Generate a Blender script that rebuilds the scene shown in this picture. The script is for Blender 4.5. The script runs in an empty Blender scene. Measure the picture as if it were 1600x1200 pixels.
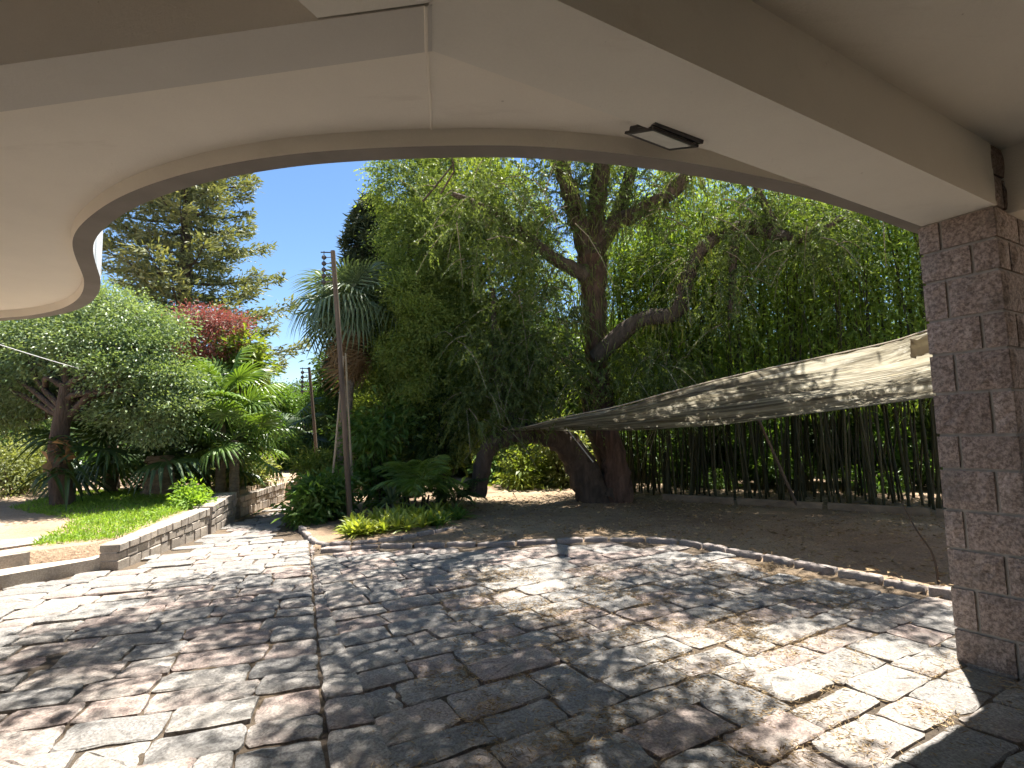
import bpy, bmesh, math
import numpy as np
from mathutils import Vector, Matrix
sc = bpy.context.scene
COL = sc.collection
R = math.radians
rng = np.random.default_rng(7)

# ------------------------------------------------------------------ camera
FPX = 850.0; TILT = math.atan(78/850.0); ROLL = R(1.2); CAMH = 1.5
_f = np.array([0, math.cos(TILT), math.sin(TILT)]); _u = np.array([0, -math.sin(TILT), math.cos(TILT)]); _r = np.array([1.0, 0, 0])
CU = math.cos(ROLL)*_u + math.sin(ROLL)*_r
CR = math.cos(ROLL)*_r - math.sin(ROLL)*_u
CAM = np.array([0, 0, CAMH])
cd = bpy.data.cameras.new('camera'); cam = bpy.data.objects.new('camera', cd); COL.objects.link(cam)
cd.sensor_width = 36; cd.lens = FPX/1600*36; cd.clip_start = .05; cd.clip_end = 2000
cam.matrix_world = Matrix(((CR[0], CU[0], -_f[0], 0), (CR[1], CU[1], -_f[1], 0), (CR[2], CU[2], -_f[2], CAMH), (0, 0, 0, 1)))
sc.camera = cam
def ray(px, py): return _f*FPX + CR*(px-800) + CU*(600-py)
def at_z(px, py, z=0.0):
    d = ray(px, py); t = (z-CAMH)/d[2]; return CAM + d*t
def at_y(px, py, Y):
    d = ray(px, py); return CAM + d*(Y/d[1])
def proj(p):
    v = np.asarray(p, float)-CAM; w = v@_f
    return np.array([800+FPX*(v@CR)/w, 600-FPX*(v@CU)/w])

# ------------------------------------------------------------------ light
SUN_EL, SUN_AZ = 72.5, 31.0
w = bpy.data.worlds.new('World'); sc.world = w; w.use_nodes = True
nt = w.node_tree; nt.nodes.clear()
def N(t, ty, **k):
    n = t.nodes.new(ty)
    for a, b in k.items(): setattr(n, a, b)
    return n
sky = N(nt, 'ShaderNodeTexSky', sky_type='NISHITA', sun_disc=False, sun_elevation=R(SUN_EL), sun_rotation=R(SUN_AZ))
sky.air_density = 1.0; sky.dust_density = .3; sky.ozone_density = 1.6
geo = N(nt, 'ShaderNodeTexCoord')
sep = N(nt, 'ShaderNodeSeparateXYZ'); nt.links.new(geo.outputs['Generated'], sep.inputs[0])
mp = N(nt, 'ShaderNodeMapping'); mp.inputs['Scale'].default_value = (3.2, 3.2, 9.0); mp.inputs['Location'].default_value = (.35, .2, .1)
nt.links.new(geo.outputs['Generated'], mp.inputs[0])
cn = N(nt, 'ShaderNodeTexNoise'); cn.inputs['Scale'].default_value = 1.6; cn.inputs['Detail'].default_value = 9; cn.inputs['Roughness'].default_value = .58
nt.links.new(mp.outputs[0], cn.inputs['Vector'])
band = N(nt, 'ShaderNodeMapRange'); band.inputs['From Min'].default_value = .17; band.inputs['From Max'].default_value = .02
band.inputs['To Min'].default_value = -.35; band.inputs['To Max'].default_value = .30
nt.links.new(sep.outputs['Z'], band.inputs['Value'])
ad = N(nt, 'ShaderNodeMath', operation='ADD'); nt.links.new(cn.outputs['Fac'], ad.inputs[0]); nt.links.new(band.outputs[0], ad.inputs[1])
cr = N(nt, 'ShaderNodeMapRange'); cr.inputs['From Min'].default_value = .52; cr.inputs['From Max'].default_value = .68
nt.links.new(ad.outputs[0], cr.inputs['Value'])
hs = N(nt, 'ShaderNodeHueSaturation'); hs.inputs['Saturation'].default_value = 1.15; nt.links.new(sky.outputs[0], hs.inputs['Color'])
mx = N(nt, 'ShaderNodeMix', data_type='RGBA'); mx.inputs['B'].default_value = (9.5, 9.8, 10.2, 1)
nt.links.new(cr.outputs[0], mx.inputs['Factor']); nt.links.new(hs.outputs[0], mx.inputs['A'])
bg = N(nt, 'ShaderNodeBackground'); bg.inputs['Strength'].default_value = .058; nt.links.new(mx.outputs['Result'], bg.inputs['Color'])
wo = N(nt, 'ShaderNodeOutputWorld'); nt.links.new(bg.outputs[0], wo.inputs['Surface'])
sl = bpy.data.lights.new('sun', 'SUN'); sl.energy = 5.0; sl.angle = R(.53); sl.color = (1, .95, .87)
so = bpy.data.objects.new('sun', sl); COL.objects.link(so)
SDIR = np.array([math.sin(R(SUN_AZ))*math.cos(R(SUN_EL)), math.cos(R(SUN_AZ))*math.cos(R(SUN_EL)), math.sin(R(SUN_EL))])
so.rotation_euler = Vector(SDIR).to_track_quat('Z', 'Y').to_euler(); so.location = (0, 0, 30)
vs = sc.view_settings; vs.view_transform = 'Standard'; vs.look = 'None'; vs.gamma = 1; vs.exposure = 1.88; vs.use_curve_mapping = False
sc.cycles.use_denoising = True; sc.cycles.max_bounces = 5; sc.cycles.diffuse_bounces = 4; sc.cycles.transmission_bounces = 4; sc.cycles.use_adaptive_sampling = True; sc.cycles.adaptive_threshold = .025
sc.cycles.sample_clamp_indirect = 8

# ------------------------------------------------------------------ materials
MATS = {}
def newmat(name):
    m = bpy.data.materials.new(name); m.use_nodes = True; t = m.node_tree
    return m, t, t.nodes['Principled BSDF'], t.nodes['Material Output']
def ramp(t, stops):
    r = N(t, 'ShaderNodeValToRGB'); e = r.color_ramp.elements
    while len(e) < len(stops): e.new(.5)
    for i, (p, c) in enumerate(stops): e[i].position = p; e[i].color = (*c, 1)
    return r
def noise(t, scale, detail=4, rough=.55, vec=None, sx=None):
    n = N(t, 'ShaderNodeTexNoise'); n.inputs['Scale'].default_value = scale; n.inputs['Detail'].default_value = detail; n.inputs['Roughness'].default_value = rough
    tc = N(t, 'ShaderNodeTexCoord'); o = tc.outputs['Object']
    if sx:
        m = N(t, 'ShaderNodeMapping'); m.inputs['Scale'].default_value = sx; t.links.new(o, m.inputs[0]); o = m.outputs[0]
    t.links.new(o, n.inputs['Vector']); return n
def mixc(t, fac, a, b, mode='MIX'):
    m = N(t, 'ShaderNodeMix', data_type='RGBA', blend_type=mode)
    for k, v in (('Factor', fac), ('A', a), ('B', b)):
        if isinstance(v, (int, float)): m.inputs[k].default_value = v
        elif isinstance(v, tuple): m.inputs[k].default_value = (*v, 1)
        else: t.links.new(v, m.inputs[k])
    return m.outputs['Result']
def maprange(t, v, a, b, c=0., d=1.):
    m = N(t, 'ShaderNodeMapRange'); t.links.new(v, m.inputs['Value'])
    for k, x in zip(('From Min', 'From Max', 'To Min', 'To Max'), (a, b, c, d)): m.inputs[k].default_value = x
    return m.outputs[0]
def bump(t, p, h, strength=.5, dist=.01):
    b = N(t, 'ShaderNodeBump'); b.inputs['Strength'].default_value = strength; b.inputs['Distance'].default_value = dist
    t.links.new(h, b.inputs['Height']); t.links.new(b.outputs[0], p.inputs['Normal'])
def tintnode(t):
    a = N(t, 'ShaderNodeAttribute'); a.attribute_name = 'tint'; return a.outputs['Fac']
def leafmat(name, c0, c1, trans=.35, rough=.5, spec=.35, tc=None):
    m, t, p, o = newmat(name)
    r = ramp(t, [(0, c0), (1, c1)]); t.links.new(tintnode(t), r.inputs[0])
    t.links.new(r.outputs[0], p.inputs['Base Color']); p.inputs['Roughness'].default_value = rough
    p.inputs['Specular IOR Level'].default_value = spec
    tr = N(t, 'ShaderNodeBsdfTranslucent')
    g = mixc(t, 1.0, r.outputs[0], tc or (1.5, 1.45, .5), 'MULTIPLY'); t.links.new(g, tr.inputs['Color'])
    ms = N(t, 'ShaderNodeMixShader'); ms.inputs[0].default_value = trans
    t.links.new(p.outputs[0], ms.inputs[1]); t.links.new(tr.outputs[0], ms.inputs[2]); t.links.new(ms.outputs[0], o.inputs['Surface'])
    return m
def solid(name, c, rough=.8, var=.25, scale=8, bs=.4, bd=.01, bscale=None, sx=None, metal=0):
    m, t, p, o = newmat(name)
    n = noise(t, scale, 6, .6, sx=sx)
    c0 = tuple(x*(1-var) for x in c); c1 = tuple(min(1, x*(1+var)) for x in c)
    r = ramp(t, [(.3, c0), (.7, c1)]); t.links.new(n.outputs[0], r.inputs[0]); t.links.new(r.outputs[0], p.inputs['Base Color'])
    p.inputs['Roughness'].default_value = rough; p.inputs['Metallic'].default_value = metal
    n2 = noise(t, bscale or scale*4, 5, .65, sx=sx); bump(t, p, n2.outputs[0], bs, bd)
    return m
def stonemat(name, cols, speck=.5, bs=.8, bd=.006, gscale=60, tintw=.6, lich=.35, dirt=.45):
    m, t, p, o = newmat(name)
    n = noise(t, 2.2, 5, .6); tn = tintnode(t)
    a = N(t, 'ShaderNodeMath', operation='MULTIPLY_ADD'); t.links.new(n.outputs[0], a.inputs[0]); a.inputs[1].default_value = 1-tintw+.2
    s = N(t, 'ShaderNodeMath', operation='MULTIPLY'); t.links.new(tn, s.inputs[0]); s.inputs[1].default_value = tintw; t.links.new(s.outputs[0], a.inputs[2])
    r = ramp(t, cols); t.links.new(a.outputs[0], r.inputs[0])
    g = noise(t, gscale, 6, .75)
    dk = mixc(t, maprange(t, g.outputs[0], .40, .60), (.45, .43, .42), (1.25, 1.25, 1.25))
    c = mixc(t, speck, r.outputs[0], dk, 'MULTIPLY')
    l = noise(t, 5.5, 8, .7); c = mixc(t, maprange(t, l.outputs[0], .58, .72, 0, lich), c, (.50, .49, .46))
    d = noise(t, 3.3, 7, .65); c = mixc(t, maprange(t, d.outputs[0], .50, .68, 0, dirt), c, (.115, .105, .095))
    t.links.new(c, p.inputs['Base Color']); p.inputs['Roughness'].default_value = .85
    h = noise(t, gscale*.35, 8, .7); bump(t, p, h.outputs[0], bs, bd)
    return m
M = MATS
def plastermat(name, c):
    m, t, p, o = newmat(name)
    n = noise(t, .9, 7, .62); r = ramp(t, [(.3, tuple(x*.90 for x in c)), (.7, c)]); t.links.new(n.outputs[0], r.inputs[0])
    sm = noise(t, 2.3, 8, .7, sx=(.35, 1.6, 1)); c1 = mixc(t, maprange(t, sm.outputs[0], .60, .76, 0, .30), r.outputs[0], (.50, .44, .36))
    sp = noise(t, 26, 3, .5); c1 = mixc(t, maprange(t, sp.outputs[0], .74, .80, 0, .5), c1, (.35, .31, .26))
    g = noise(t, 120, 4, .7); c1 = mixc(t, .25, c1, mixc(t, g.outputs[0], (.72, .72, .72), (1.15, 1.15, 1.15)), 'MULTIPLY')
    t.links.new(c1, p.inputs['Base Color']); p.inputs['Roughness'].default_value = .92
    h = noise(t, 55, 9, .8); bump(t, p, h.outputs[0], .6, .010); return m
M['plaster'] = plastermat('plaster', (.88, .845, .76))
M['plaster_grey'] = plastermat('plaster_grey', (.84, .81, .73)); M['plaster_rough'] = plastermat('plaster_rough', (.68, .655, .60)); M['plaster_warm'] = plastermat('plaster_warm', (.90, .85, .755))
M['rim'] = solid('rim', (.23, .21, .19), .95, .12, 3, .5, .004, 90)
M['pebble'] = solid('pebble', (.62, .66, .70), .8, .35, 90, .9, .006, 110)
M['stone'] = stonemat('paving stone', [(.0, (.14, .135, .13)), (.35, (.22, .21, .197)), (.58, (.29, .268, .24)), (.74, (.28, .215, .187)), (1, (.35, .32, .28))], bd=.012, bs=1.0, speck=.85, dirt=.75)
M['kerb'] = stonemat('kerb stone', [(.0, (.17, .15, .14)), (.5, (.26, .22, .20)), (1, (.34, .29, .25))])
M['wallstone'] = stonemat('wall stone', [(0, (.26, .23, .19)), (.5, (.36, .31, .26)), (1, (.44, .38, .31))])
M['block'] = stonemat('split block', [(0, (.235, .18, .155)), (.5, (.34, .27, .235)), (1, (.44, .355, .31))], speck=1.0, bs=1.0, bd=.022, gscale=46, lich=.06, tintw=.8)
M['mortar'] = solid('mortar', (.31, .29, .265), .95, .2, 12, .6, .006, 60)
def soil(name, c0, c1, c2):
    m, t, p, o = newmat(name)
    n = noise(t, .55, 8, .65); r = ramp(t, [(.3, c0), (.5, c1), (.72, c2)]); t.links.new(n.outputs[0], r.inputs[0])
    g = noise(t, 45, 6, .75); c = mixc(t, .75, r.outputs[0], mixc(t, maprange(t, g.outputs[0], .35, .65), (.45, .42, .4), (1.35, 1.3, 1.25)), 'MULTIPLY')
    g2 = noise(t, 9, 7, .7); c = mixc(t, maprange(t, g2.outputs[0], .58, .7, 0, .5), c, (.07, .05, .035))
    t.links.new(c, p.inputs['Base Color']); p.inputs['Roughness'].default_value = .95
    h = noise(t, 22, 8, .75); bump(t, p, h.outputs[0], 1.0, .03); return m
M['soil'] = soil('soil', (.185, .128, .082), (.30, .217, .14), (.43, .345, .23))
M['earth_path'] = soil('earth path', (.30, .20, .13), (.40, .29, .20), (.46, .36, .26))
M['joint'] = soil('joint soil', (.07, .055, .04), (.12, .09, .06), (.24, .17, .10))
M['bark'] = solid('bark', (.085, .062, .046), .95, .5, 9, 1.0, .06, 20, sx=(1, 1, .22))
M['bark_red'] = solid('bark_red', (.115, .068, .048), .95, .55, 10, 1.0, .08, 18, sx=(1, 1, .15))
M['bark_pale'] = solid('bark_pale', (.27, .22, .16), .95, .35, 7, .9, .02, 18, sx=(1, 1, .3))
M['palm_trunk'] = solid('palm_trunk', (.22, .17, .12), .95, .4, 9, 1.0, .03, 12, sx=(1, 1, 3))
M['pole'] = solid('pole', (.12, .085, .06), .9, .4, 8, .8, .01, 30, sx=(1, 1, .1))
M['pole_pale'] = solid('pole_pale', (.33, .27, .19), .9, .3, 8, .6, .01, 30, sx=(1, 1, .1))
M['dark_metal'] = solid('dark_metal', (.025, .025, .027), .45, .2, 20, .1, .001)
M['ceramic'] = solid('ceramic', (.06, .05, .05), .25, .2, 20, .05, .001)
M['glass'] = solid('lamp_glass', (.62, .63, .60), .25, .08, 10, .05, .001)
M['wood'] = solid('old timber', (.20, .155, .11), .9, .35, 6, .8, .012, 22, sx=(.2, 1, 1))
M['twig'] = solid('twig', (.34, .27, .20), .95, .3, 12, .4, .004)
M['culm'] = leafmat('culm', (.016, .02, .009), (.065, .06, .028), 0.0, .55, .2)
M['wire'] = solid('wire', (.55, .55, .55), .6, .1, 10, .1, .001)
LM = {
 'pod':   leafmat('feathery leaf', (.075, .125, .037), (.25, .31, .085), .5),
 'pod2':  leafmat('old feathery leaf', (.06, .095, .034), (.155, .20, .065), .42),
 'dark':  leafmat('dark leaf', (.030, .062, .022), (.085, .135, .042), .4),
 'silver':leafmat('small grey green leaf', (.10, .165, .075), (.26, .33, .175), .35, .4, .5),
 'spruce':leafmat('conifer needle', (.085, .115, .055), (.25, .26, .125), .2, .6, .3),
 'cyp':   leafmat('dark conifer needle', (.018, .032, .018), (.05, .07, .035), .12, .6, .3),
 'red':   leafmat('red leaf', (.17, .065, .055), (.34, .15, .12), .35, .5, .3, (1.5, .9, .8)),
 'palm':  leafmat('bright palm leaf', (.08, .15, .030), (.19, .29, .06), .3, .38, .5),
 'palmd': leafmat('dark palm leaf', (.028, .058, .020), (.075, .12, .035), .25, .4, .4),
 'palmg': leafmat('grey green palm leaf', (.07, .11, .06), (.17, .22, .12), .25, .42, .4),
 'dead':  leafmat('dead palm leaf', (.16, .095, .045), (.30, .20, .11), .2, .8, .1, (1.1, 1, .8)),
 'lime':  leafmat('yellow green leaf', (.11, .17, .038), (.25, .30, .07), .4),
 'green': leafmat('fresh green leaf', (.06, .13, .028), (.15, .25, .06), .4, .4, .4),
 'bamboo':leafmat('bamboo leaf', (.11, .18, .038), (.27, .36, .08), .55),
 'brom':  leafmat('bromeliad leaf', (.19, .26, .05), (.42, .46, .11), .4, .4, .4),
 'grass': leafmat('grass blade', (.13, .24, .04), (.28, .42, .08), .45, .5, .3),
 'straw': leafmat('dry litter', (.20, .135, .07), (.45, .34, .20), .1, .9, .1, (1, 1, 1)),
 'lichen':leafmat('hanging epiphyte', (.10, .115, .045), (.24, .25, .09), .3, .7, .2),
 'pale':  leafmat('pale olive leaf', (.14, .17, .07), (.28, .31, .14), .35),
}
# shade cloth: thin woven sheet, lets light through
m, t, p, o = newmat('shade cloth')
def uvn(scale, detail, rough, su, sv):
    a1 = N(t, 'ShaderNodeAttribute'); a1.attribute_name = 'along'; a2 = N(t, 'ShaderNodeAttribute'); a2.attribute_name = 'tint'; cb = N(t, 'ShaderNodeCombineXYZ')
    for k, (a, m_) in enumerate(((a1, su), (a2, sv))):
        q = N(t, 'ShaderNodeMath', operation='MULTIPLY'); t.links.new(a.outputs['Fac'], q.inputs[0]); q.inputs[1].default_value = m_; t.links.new(q.outputs[0], cb.inputs[k])
    n = N(t, 'ShaderNodeTexNoise'); n.inputs['Scale'].default_value = scale; n.inputs['Detail'].default_value = detail; n.inputs['Roughness'].default_value = rough; t.links.new(cb.outputs[0], n.inputs['Vector']); return n
ns = uvn(1, 8, .65, 5, 16); rr = ramp(t, [(.25, (.15, .13, .085)), (.42, (.32, .285, .205)), (.58, (.48, .445, .35)), (.75, (.48, .385, .20))]); t.links.new(ns.outputs[0], rr.inputs[0])
ns2 = uvn(1, 7, .7, 4, 55); cc = mixc(t, maprange(t, ns2.outputs[0], .44, .56, 0, .85), rr.outputs[0], (.10, .085, .06))
ns3 = uvn(1, 6, .7, 14, 90); cc = mixc(t, maprange(t, ns3.outputs[0], .55, .65, 0, .6), cc, (.62, .60, .52)); bump(t, p, ns2.outputs[0], .8, .05)
t.links.new(cc, p.inputs['Base Color']); p.inputs['Roughness'].default_value = .9
trn = N(t, 'ShaderNodeBsdfTranslucent'); t.links.new(cc, trn.inputs['Color'])
ms = N(t, 'ShaderNodeMixShader'); ms.inputs[0].default_value = .45
t.links.new(p.outputs[0], ms.inputs[1]); t.links.new(trn.outputs[0], ms.inputs[2]); t.links.new(ms.outputs[0], o.inputs['Surface'])
M['cloth'] = m

# ------------------------------------------------------------------ mesh helpers
def link(ob, parent=None):
    COL.objects.link(ob)
    if parent is not None: ob.parent = parent
    return ob
def tag(o, label=None, cat=None, group=None, kind=None):
    if label: o['label'] = label
    if cat: o['category'] = cat
    if group: o['group'] = group
    if kind: o['kind'] = kind
    return o
def thing(name, label, cat, loc=(0, 0, 0), group=None):
    o = bpy.data.objects.new(name, None); o.empty_display_size = .2; o.location = tuple(map(float, loc)); link(o); return tag(o, label, cat, group)
class MB:
    """collects polygons; faces are arrays of one width"""
    def __init__(s): s.v = []; s.f = []; s.t = []; s.n = 0
    def add(s, V, F, tint=.5):
        V = np.asarray(V, float).reshape(-1, 3); s.v.append(V)
        s.f.append(np.asarray(F, np.int64) + s.n)
        s.t.append(np.broadcast_to(np.asarray(tint, float), (len(V),)).copy()); s.n += len(V); return s
    def mesh(s, name, mat, base=(0, 0, 0), smooth=False):
        me = bpy.data.meshes.new(name)
        V = np.concatenate(s.v) - np.asarray(base, float)
        me.vertices.add(len(V)); me.vertices.foreach_set('co', V.astype(np.float32).ravel())
        idx = np.concatenate([f.ravel() for f in s.f]); tot = np.concatenate([np.full(len(f), f.shape[1]) for f in s.f])
        st = np.concatenate([[0], np.cumsum(tot)[:-1]])
        me.loops.add(len(idx)); me.loops.foreach_set('vertex_index', idx.astype(np.int32))
        me.polygons.add(len(tot)); me.polygons.foreach_set('loop_start', st.astype(np.int32))
        try: me.polygons.foreach_set('loop_total', tot.astype(np.int32))
        except Exception: pass
        me.polygons.foreach_set('use_smooth', np.full(len(tot), bool(smooth)))
        a = me.attributes.new('tint', 'FLOAT', 'POINT'); a.data.foreach_set('value', np.concatenate(s.t).astype(np.float32))
        me.update(calc_edges=True); me.materials.append(mat); return me
    def obj(s, name, mat, parent=None, base=(0, 0, 0), smooth=False):
        return link(bpy.data.objects.new(name, s.mesh(name, mat, base, smooth)), parent)
def nrm(a):
    a = np.asarray(a, float); return a/np.maximum(np.linalg.norm(a, axis=-1, keepdims=True), 1e-9)
def crom(P, n):
    P = np.asarray(P, float); k = len(P)
    if k == 2: return P[0] + (P[1]-P[0])*np.linspace(0, 1, n)[:, None]
    Q = np.vstack([2*P[0]-P[1], P, 2*P[-1]-P[-2]]); u = np.linspace(0, k-1-1e-9, n); i = u.astype(int); t = (u-i)[:, None]
    a, b, c, d = Q[i], Q[i+1], Q[i+2], Q[i+3]
    return .5*(2*b + (c-a)*t + (2*a-5*b+4*c-d)*t**2 + (3*b-a-3*c+d)*t**3)
def tube(mb, path, rad, seg=8, n=None, rough=0., tint=.5, cap=True, r_=rng):
    P = np.asarray(path, float); rad = np.atleast_1d(np.asarray(rad, float))
    n = n or max(2, 3*(len(P)-1)+1) if len(P) > 2 else (n or 2)
    rr = np.interp(np.linspace(0, 1, n), np.linspace(0, 1, len(rad)), rad) if len(rad) > 1 else np.full(n, rad[0])
    C = crom(P, n); T = nrm(np.gradient(C, axis=0))
    ref = np.array([0, 0, 1.]) if abs(T[:, 2]).mean() < .8 else np.array([1., 0, 0])
    A = nrm(np.cross(T, ref)); B = np.cross(T, A)
    ang = np.linspace(0, 2*np.pi, seg, endpoint=False)
    k = rr[:, None]*(1+rough*r_.normal(size=(n, seg)))
    V = C[:, None] + k[..., None]*(np.cos(ang)[None, :, None]*A[:, None] + np.sin(ang)[None, :, None]*B[:, None])
    i = np.arange(n-1)[:, None]; j = np.arange(seg)[None]; j2 = (j+1) % seg
    F = np.stack([i*seg+j, i*seg+j2, (i+1)*seg+j2, (i+1)*seg+j], -1).reshape(-1, 4)
    mb.add(V.reshape(-1, 3), F, tint)
    if cap:
        Vc = np.vstack([V[-1], C[-1:]]); mb.add(Vc, np.stack([np.arange(seg), (np.arange(seg)+1) % seg, np.full(seg, seg)], -1), tint)
    return mb
def box(mb, c, ax, ay, az, tint=.5):
    """box with centre c and half-axis vectors"""
    c, ax, ay, az = map(lambda q: np.asarray(q, float), (c, ax, ay, az))
    V = [c+sx*ax+sy*ay+sz*az for sz in (-1, 1) for sy in (-1, 1) for sx in (-1, 1)]
    F = [(0, 2, 3, 1), (4, 5, 7, 6), (0, 1, 5, 4), (2, 6, 7, 3), (0, 4, 6, 2), (1, 3, 7, 5)]
    return mb.add(V, F, tint)
def prism(mb, poly, z0, z1, tint=.5):
    """closed prism from a plan polygon"""
    bm = bmesh.new(); P = [tuple(map(float, p[:2])) for p in poly]
    lo = [bm.verts.new((x, y, z0)) for x, y in P]; f = bm.faces.new(lo)
    if f.calc_area() and f.normal.z > 0: pass
    hi = [bm.verts.new((x, y, z1)) for x, y in P]; bm.faces.new(hi[::-1])
    n = len(P)
    for i in range(n): bm.faces.new((lo[i], hi[i], hi[(i+1) % n], lo[(i+1) % n]))
    bmesh.ops.recalc_face_normals(bm, faces=bm.faces); bmesh.ops.triangulate(bm, faces=bm.faces)
    bm.verts.index_update(); V = [v.co[:] for v in bm.verts]; F = [[v.index for v in f.verts] for f in bm.faces]; bm.free()
    return mb.add(V, F, tint)
def inside(poly, x, y):
    poly = np.asarray(poly)[:, :2]; x = np.asarray(x); y = np.asarray(y); c = np.zeros(x.shape, bool); j = len(poly)-1
    for i in range(len(poly)):
        xi, yi = poly[i]; xj, yj = poly[j]
        k = ((yi > y) != (yj > y)) & (x < (xj-xi)*(y-yi)/(yj-yi+1e-12)+xi); c ^= k; j = i
    return c
# ------------------------------------------------------------------ leaves
def leaves(mb, P, D, L, W, tint, nup=.7, curl=.15, r_=rng):
    n = len(P); D = nrm(D); L = np.broadcast_to(L, (n,))[:, None]; W = np.broadcast_to(W, (n,))[:, None]
    Nn = nrm(np.array([0, 0, 1.])*nup + r_.normal(size=(n, 3))*.6); S = nrm(np.cross(D, Nn)); U = np.cross(S, D)
    mid = P + D*L*.45
    V = np.stack([P, mid+S*W*.5+U*W*.18, P+D*L-np.array([0, 0, 1.])*L*curl, mid-S*W*.5+U*W*.18], 1)
    F = (np.arange(n)*4)[:, None] + np.arange(4)[None]
    mb.add(V.reshape(-1, 3), F, np.repeat(np.broadcast_to(tint, (n,)), 4))
def ball(n, r_=rng, shell=.5):
    d = nrm(r_.normal(size=(n, 3))); return d*((r_.random(n)**(1/3))*(1-shell)+shell*(.72+.28*r_.random(n)))[:, None]
def blob_clumps(blobs, r_=rng, shell=.55):
    """blobs: (centre, (rx,ry,rz), n) -> clump centres, outward dirs"""
    C, O = [], []
    for c, rad, n in blobs:
        b = ball(n, r_, shell); C.append(np.asarray(c)+b*np.asarray(rad)); O.append(nrm(b/np.asarray(rad)))
    return np.concatenate(C), np.concatenate(O)
def clumps(mb, C, O, per, rad, L, W, droop=.2, up=.7, flat=.55, r_=rng, tsh=.35):
    n = len(C)*per; i = np.repeat(np.arange(len(C)), per)
    off = r_.normal(size=(n, 3))*np.array([rad, rad, rad*flat])*(.6+.8*r_.random((len(C), 1)))[i]
    D = nrm(off)*.8 + O[i]*.6 + r_.normal(size=(n, 3))*.5 + np.array([0, 0, -droop])
    ct = np.clip(.5+r_.normal(size=len(C))*tsh, 0, 1)[i]
    leaves(mb, C[i]+off, D, L*(.6+.8*r_.random(n)), W*(.7+.6*r_.random(n)), np.clip(ct*.65+.35*r_.random(n), 0, 1), up, .15, r_)
def sprays(mb, S, D, length, droop, nl, L, W, r_=rng, tsh=.3, tw=None):
    """drooping feathery twigs, leaves on both sides"""
    n = len(S); ln = length*(.5+r_.random(n)); dr = droop*(.5+r_.random(n))
    t = (np.arange(nl)+.5)/nl; D = nrm(D)
    p = S[:, None] + D[:, None]*(ln[:, None]*t)[..., None]; p[..., 2] -= dr[:, None]*ln[:, None]*t**2
    T = D[:, None] + np.zeros_like(p); T[..., 2] -= 2*dr[:, None]*t
    T = nrm(T); side = nrm(np.cross(T, np.array([0, 0, 1.])+.3*r_.normal(size=T.shape)))*np.where(np.arange(nl) % 2, 1, -1)[None, :, None]
    LD = T*.75 + side*.8 + r_.normal(size=T.shape)*.25
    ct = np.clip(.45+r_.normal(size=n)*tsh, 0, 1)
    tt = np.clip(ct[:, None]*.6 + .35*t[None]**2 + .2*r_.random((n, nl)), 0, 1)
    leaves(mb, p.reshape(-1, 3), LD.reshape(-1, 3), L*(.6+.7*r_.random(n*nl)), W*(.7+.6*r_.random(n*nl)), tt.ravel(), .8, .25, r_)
    if tw is not None:
        for k in range(0, n, tw[1]):
            q = np.stack([S[k], S[k]+D[k]*ln[k]*.5-np.array([0, 0, dr[k]*ln[k]*.25]), S[k]+D[k]*ln[k]-np.array([0, 0, dr[k]*ln[k]])])
            tube(tw[0], q, [.012, .004], 3, 4, cap=False)
def limb(mb, a, b, r0, r1, bend=.25, seg=7, r_=rng, up=.2):
    a = np.asarray(a, float); b = np.asarray(b, float); d = np.linalg.norm(b-a)
    m1 = a+(b-a)*.35+r_.normal(size=3)*d*bend*.3+np.array([0, 0, d*up*.5]); m2 = a+(b-a)*.7+r_.normal(size=3)*d*bend*.3+np.array([0, 0, d*up*.35])
    tube(mb, [a, m1, m2, b], [r0, (r0*2+r1)/3, (r0+r1*2)/3, r1], seg, 10, .06, r_=r_)
def copy_tree(o, loc, rz=0, scale=1.0, parent=None, label=None):
    c = o.copy(); COL.objects.link(c); c.parent = parent
    c.location = tuple(map(float, loc)); c.rotation_euler = (o.rotation_euler[0], o.rotation_euler[1], rz); c.scale = (scale,)*3 if np.isscalar(scale) else tuple(scale)
    if label: c['label'] = label
    for ch in o.children:
        d = ch.copy(); COL.objects.link(d); d.parent = c
        for g in ch.children:
            e = g.copy(); COL.objects.link(e); e.parent = d
    return c

# ================================================================== THE SETTING
# ground sheet to the horizon
mb = MB(); g = 300
mb.add([(-g, -g, -.05), (g, -g, -.05), (g, g, -.05), (-g, g, -.05)], [(0, 1, 2, 3)])
tag(mb.obj('ground', M['soil']), kind='structure')

# parking earth right of the kerb: uneven sheet
KERB = np.array([at_z(*p)[:2] for p in ((500, 862), (600, 854), (700, 852), (800, 850), (900, 846), (980, 844), (1060, 849), (1150, 866), (1230, 882), (1320, 900), (1400, 915), (1483, 932))])
KERB = np.vstack([KERB, KERB[-1]+np.array([1.3, -1.25]), KERB[-1]+np.array([3.0, -2.6])])
kc = crom(np.c_[KERB, np.zeros(len(KERB))], 90)[:, :2]
def lump(x, y, s=1.0):
    return .5*np.sin(x*1.7*s+.6*np.sin(y*1.3*s))+.5*np.sin(y*2.1*s+1.3+.7*np.sin(x*.9*s))
mb = MB(); nx, ny = 90, 80
nx, ny = 200, 260; X, Y = np.meshgrid(np.linspace(-3, 16, nx), np.concatenate([np.linspace(2.5, 9, 170), np.linspace(9.1, 26, 90)]))
kx = np.interp(X, kc[:, 0], kc[:, 1], left=7.7, right=-9)
d = Y-kx
Z = np.where(d > 0, .012+.03*np.clip(d/2, 0, 1)+.022*lump(X, Y)*np.clip(d, 0, 1)+.008*rng.normal(size=X.shape)*np.clip(d, 0, 1), -.04)
i, j = np.meshgrid(np.arange(ny-1), np.arange(nx-1), indexing='ij'); q = i*nx+j
F = np.stack([q, q+1, q+nx+1, q+nx], -1).reshape(-1, 4)
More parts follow.
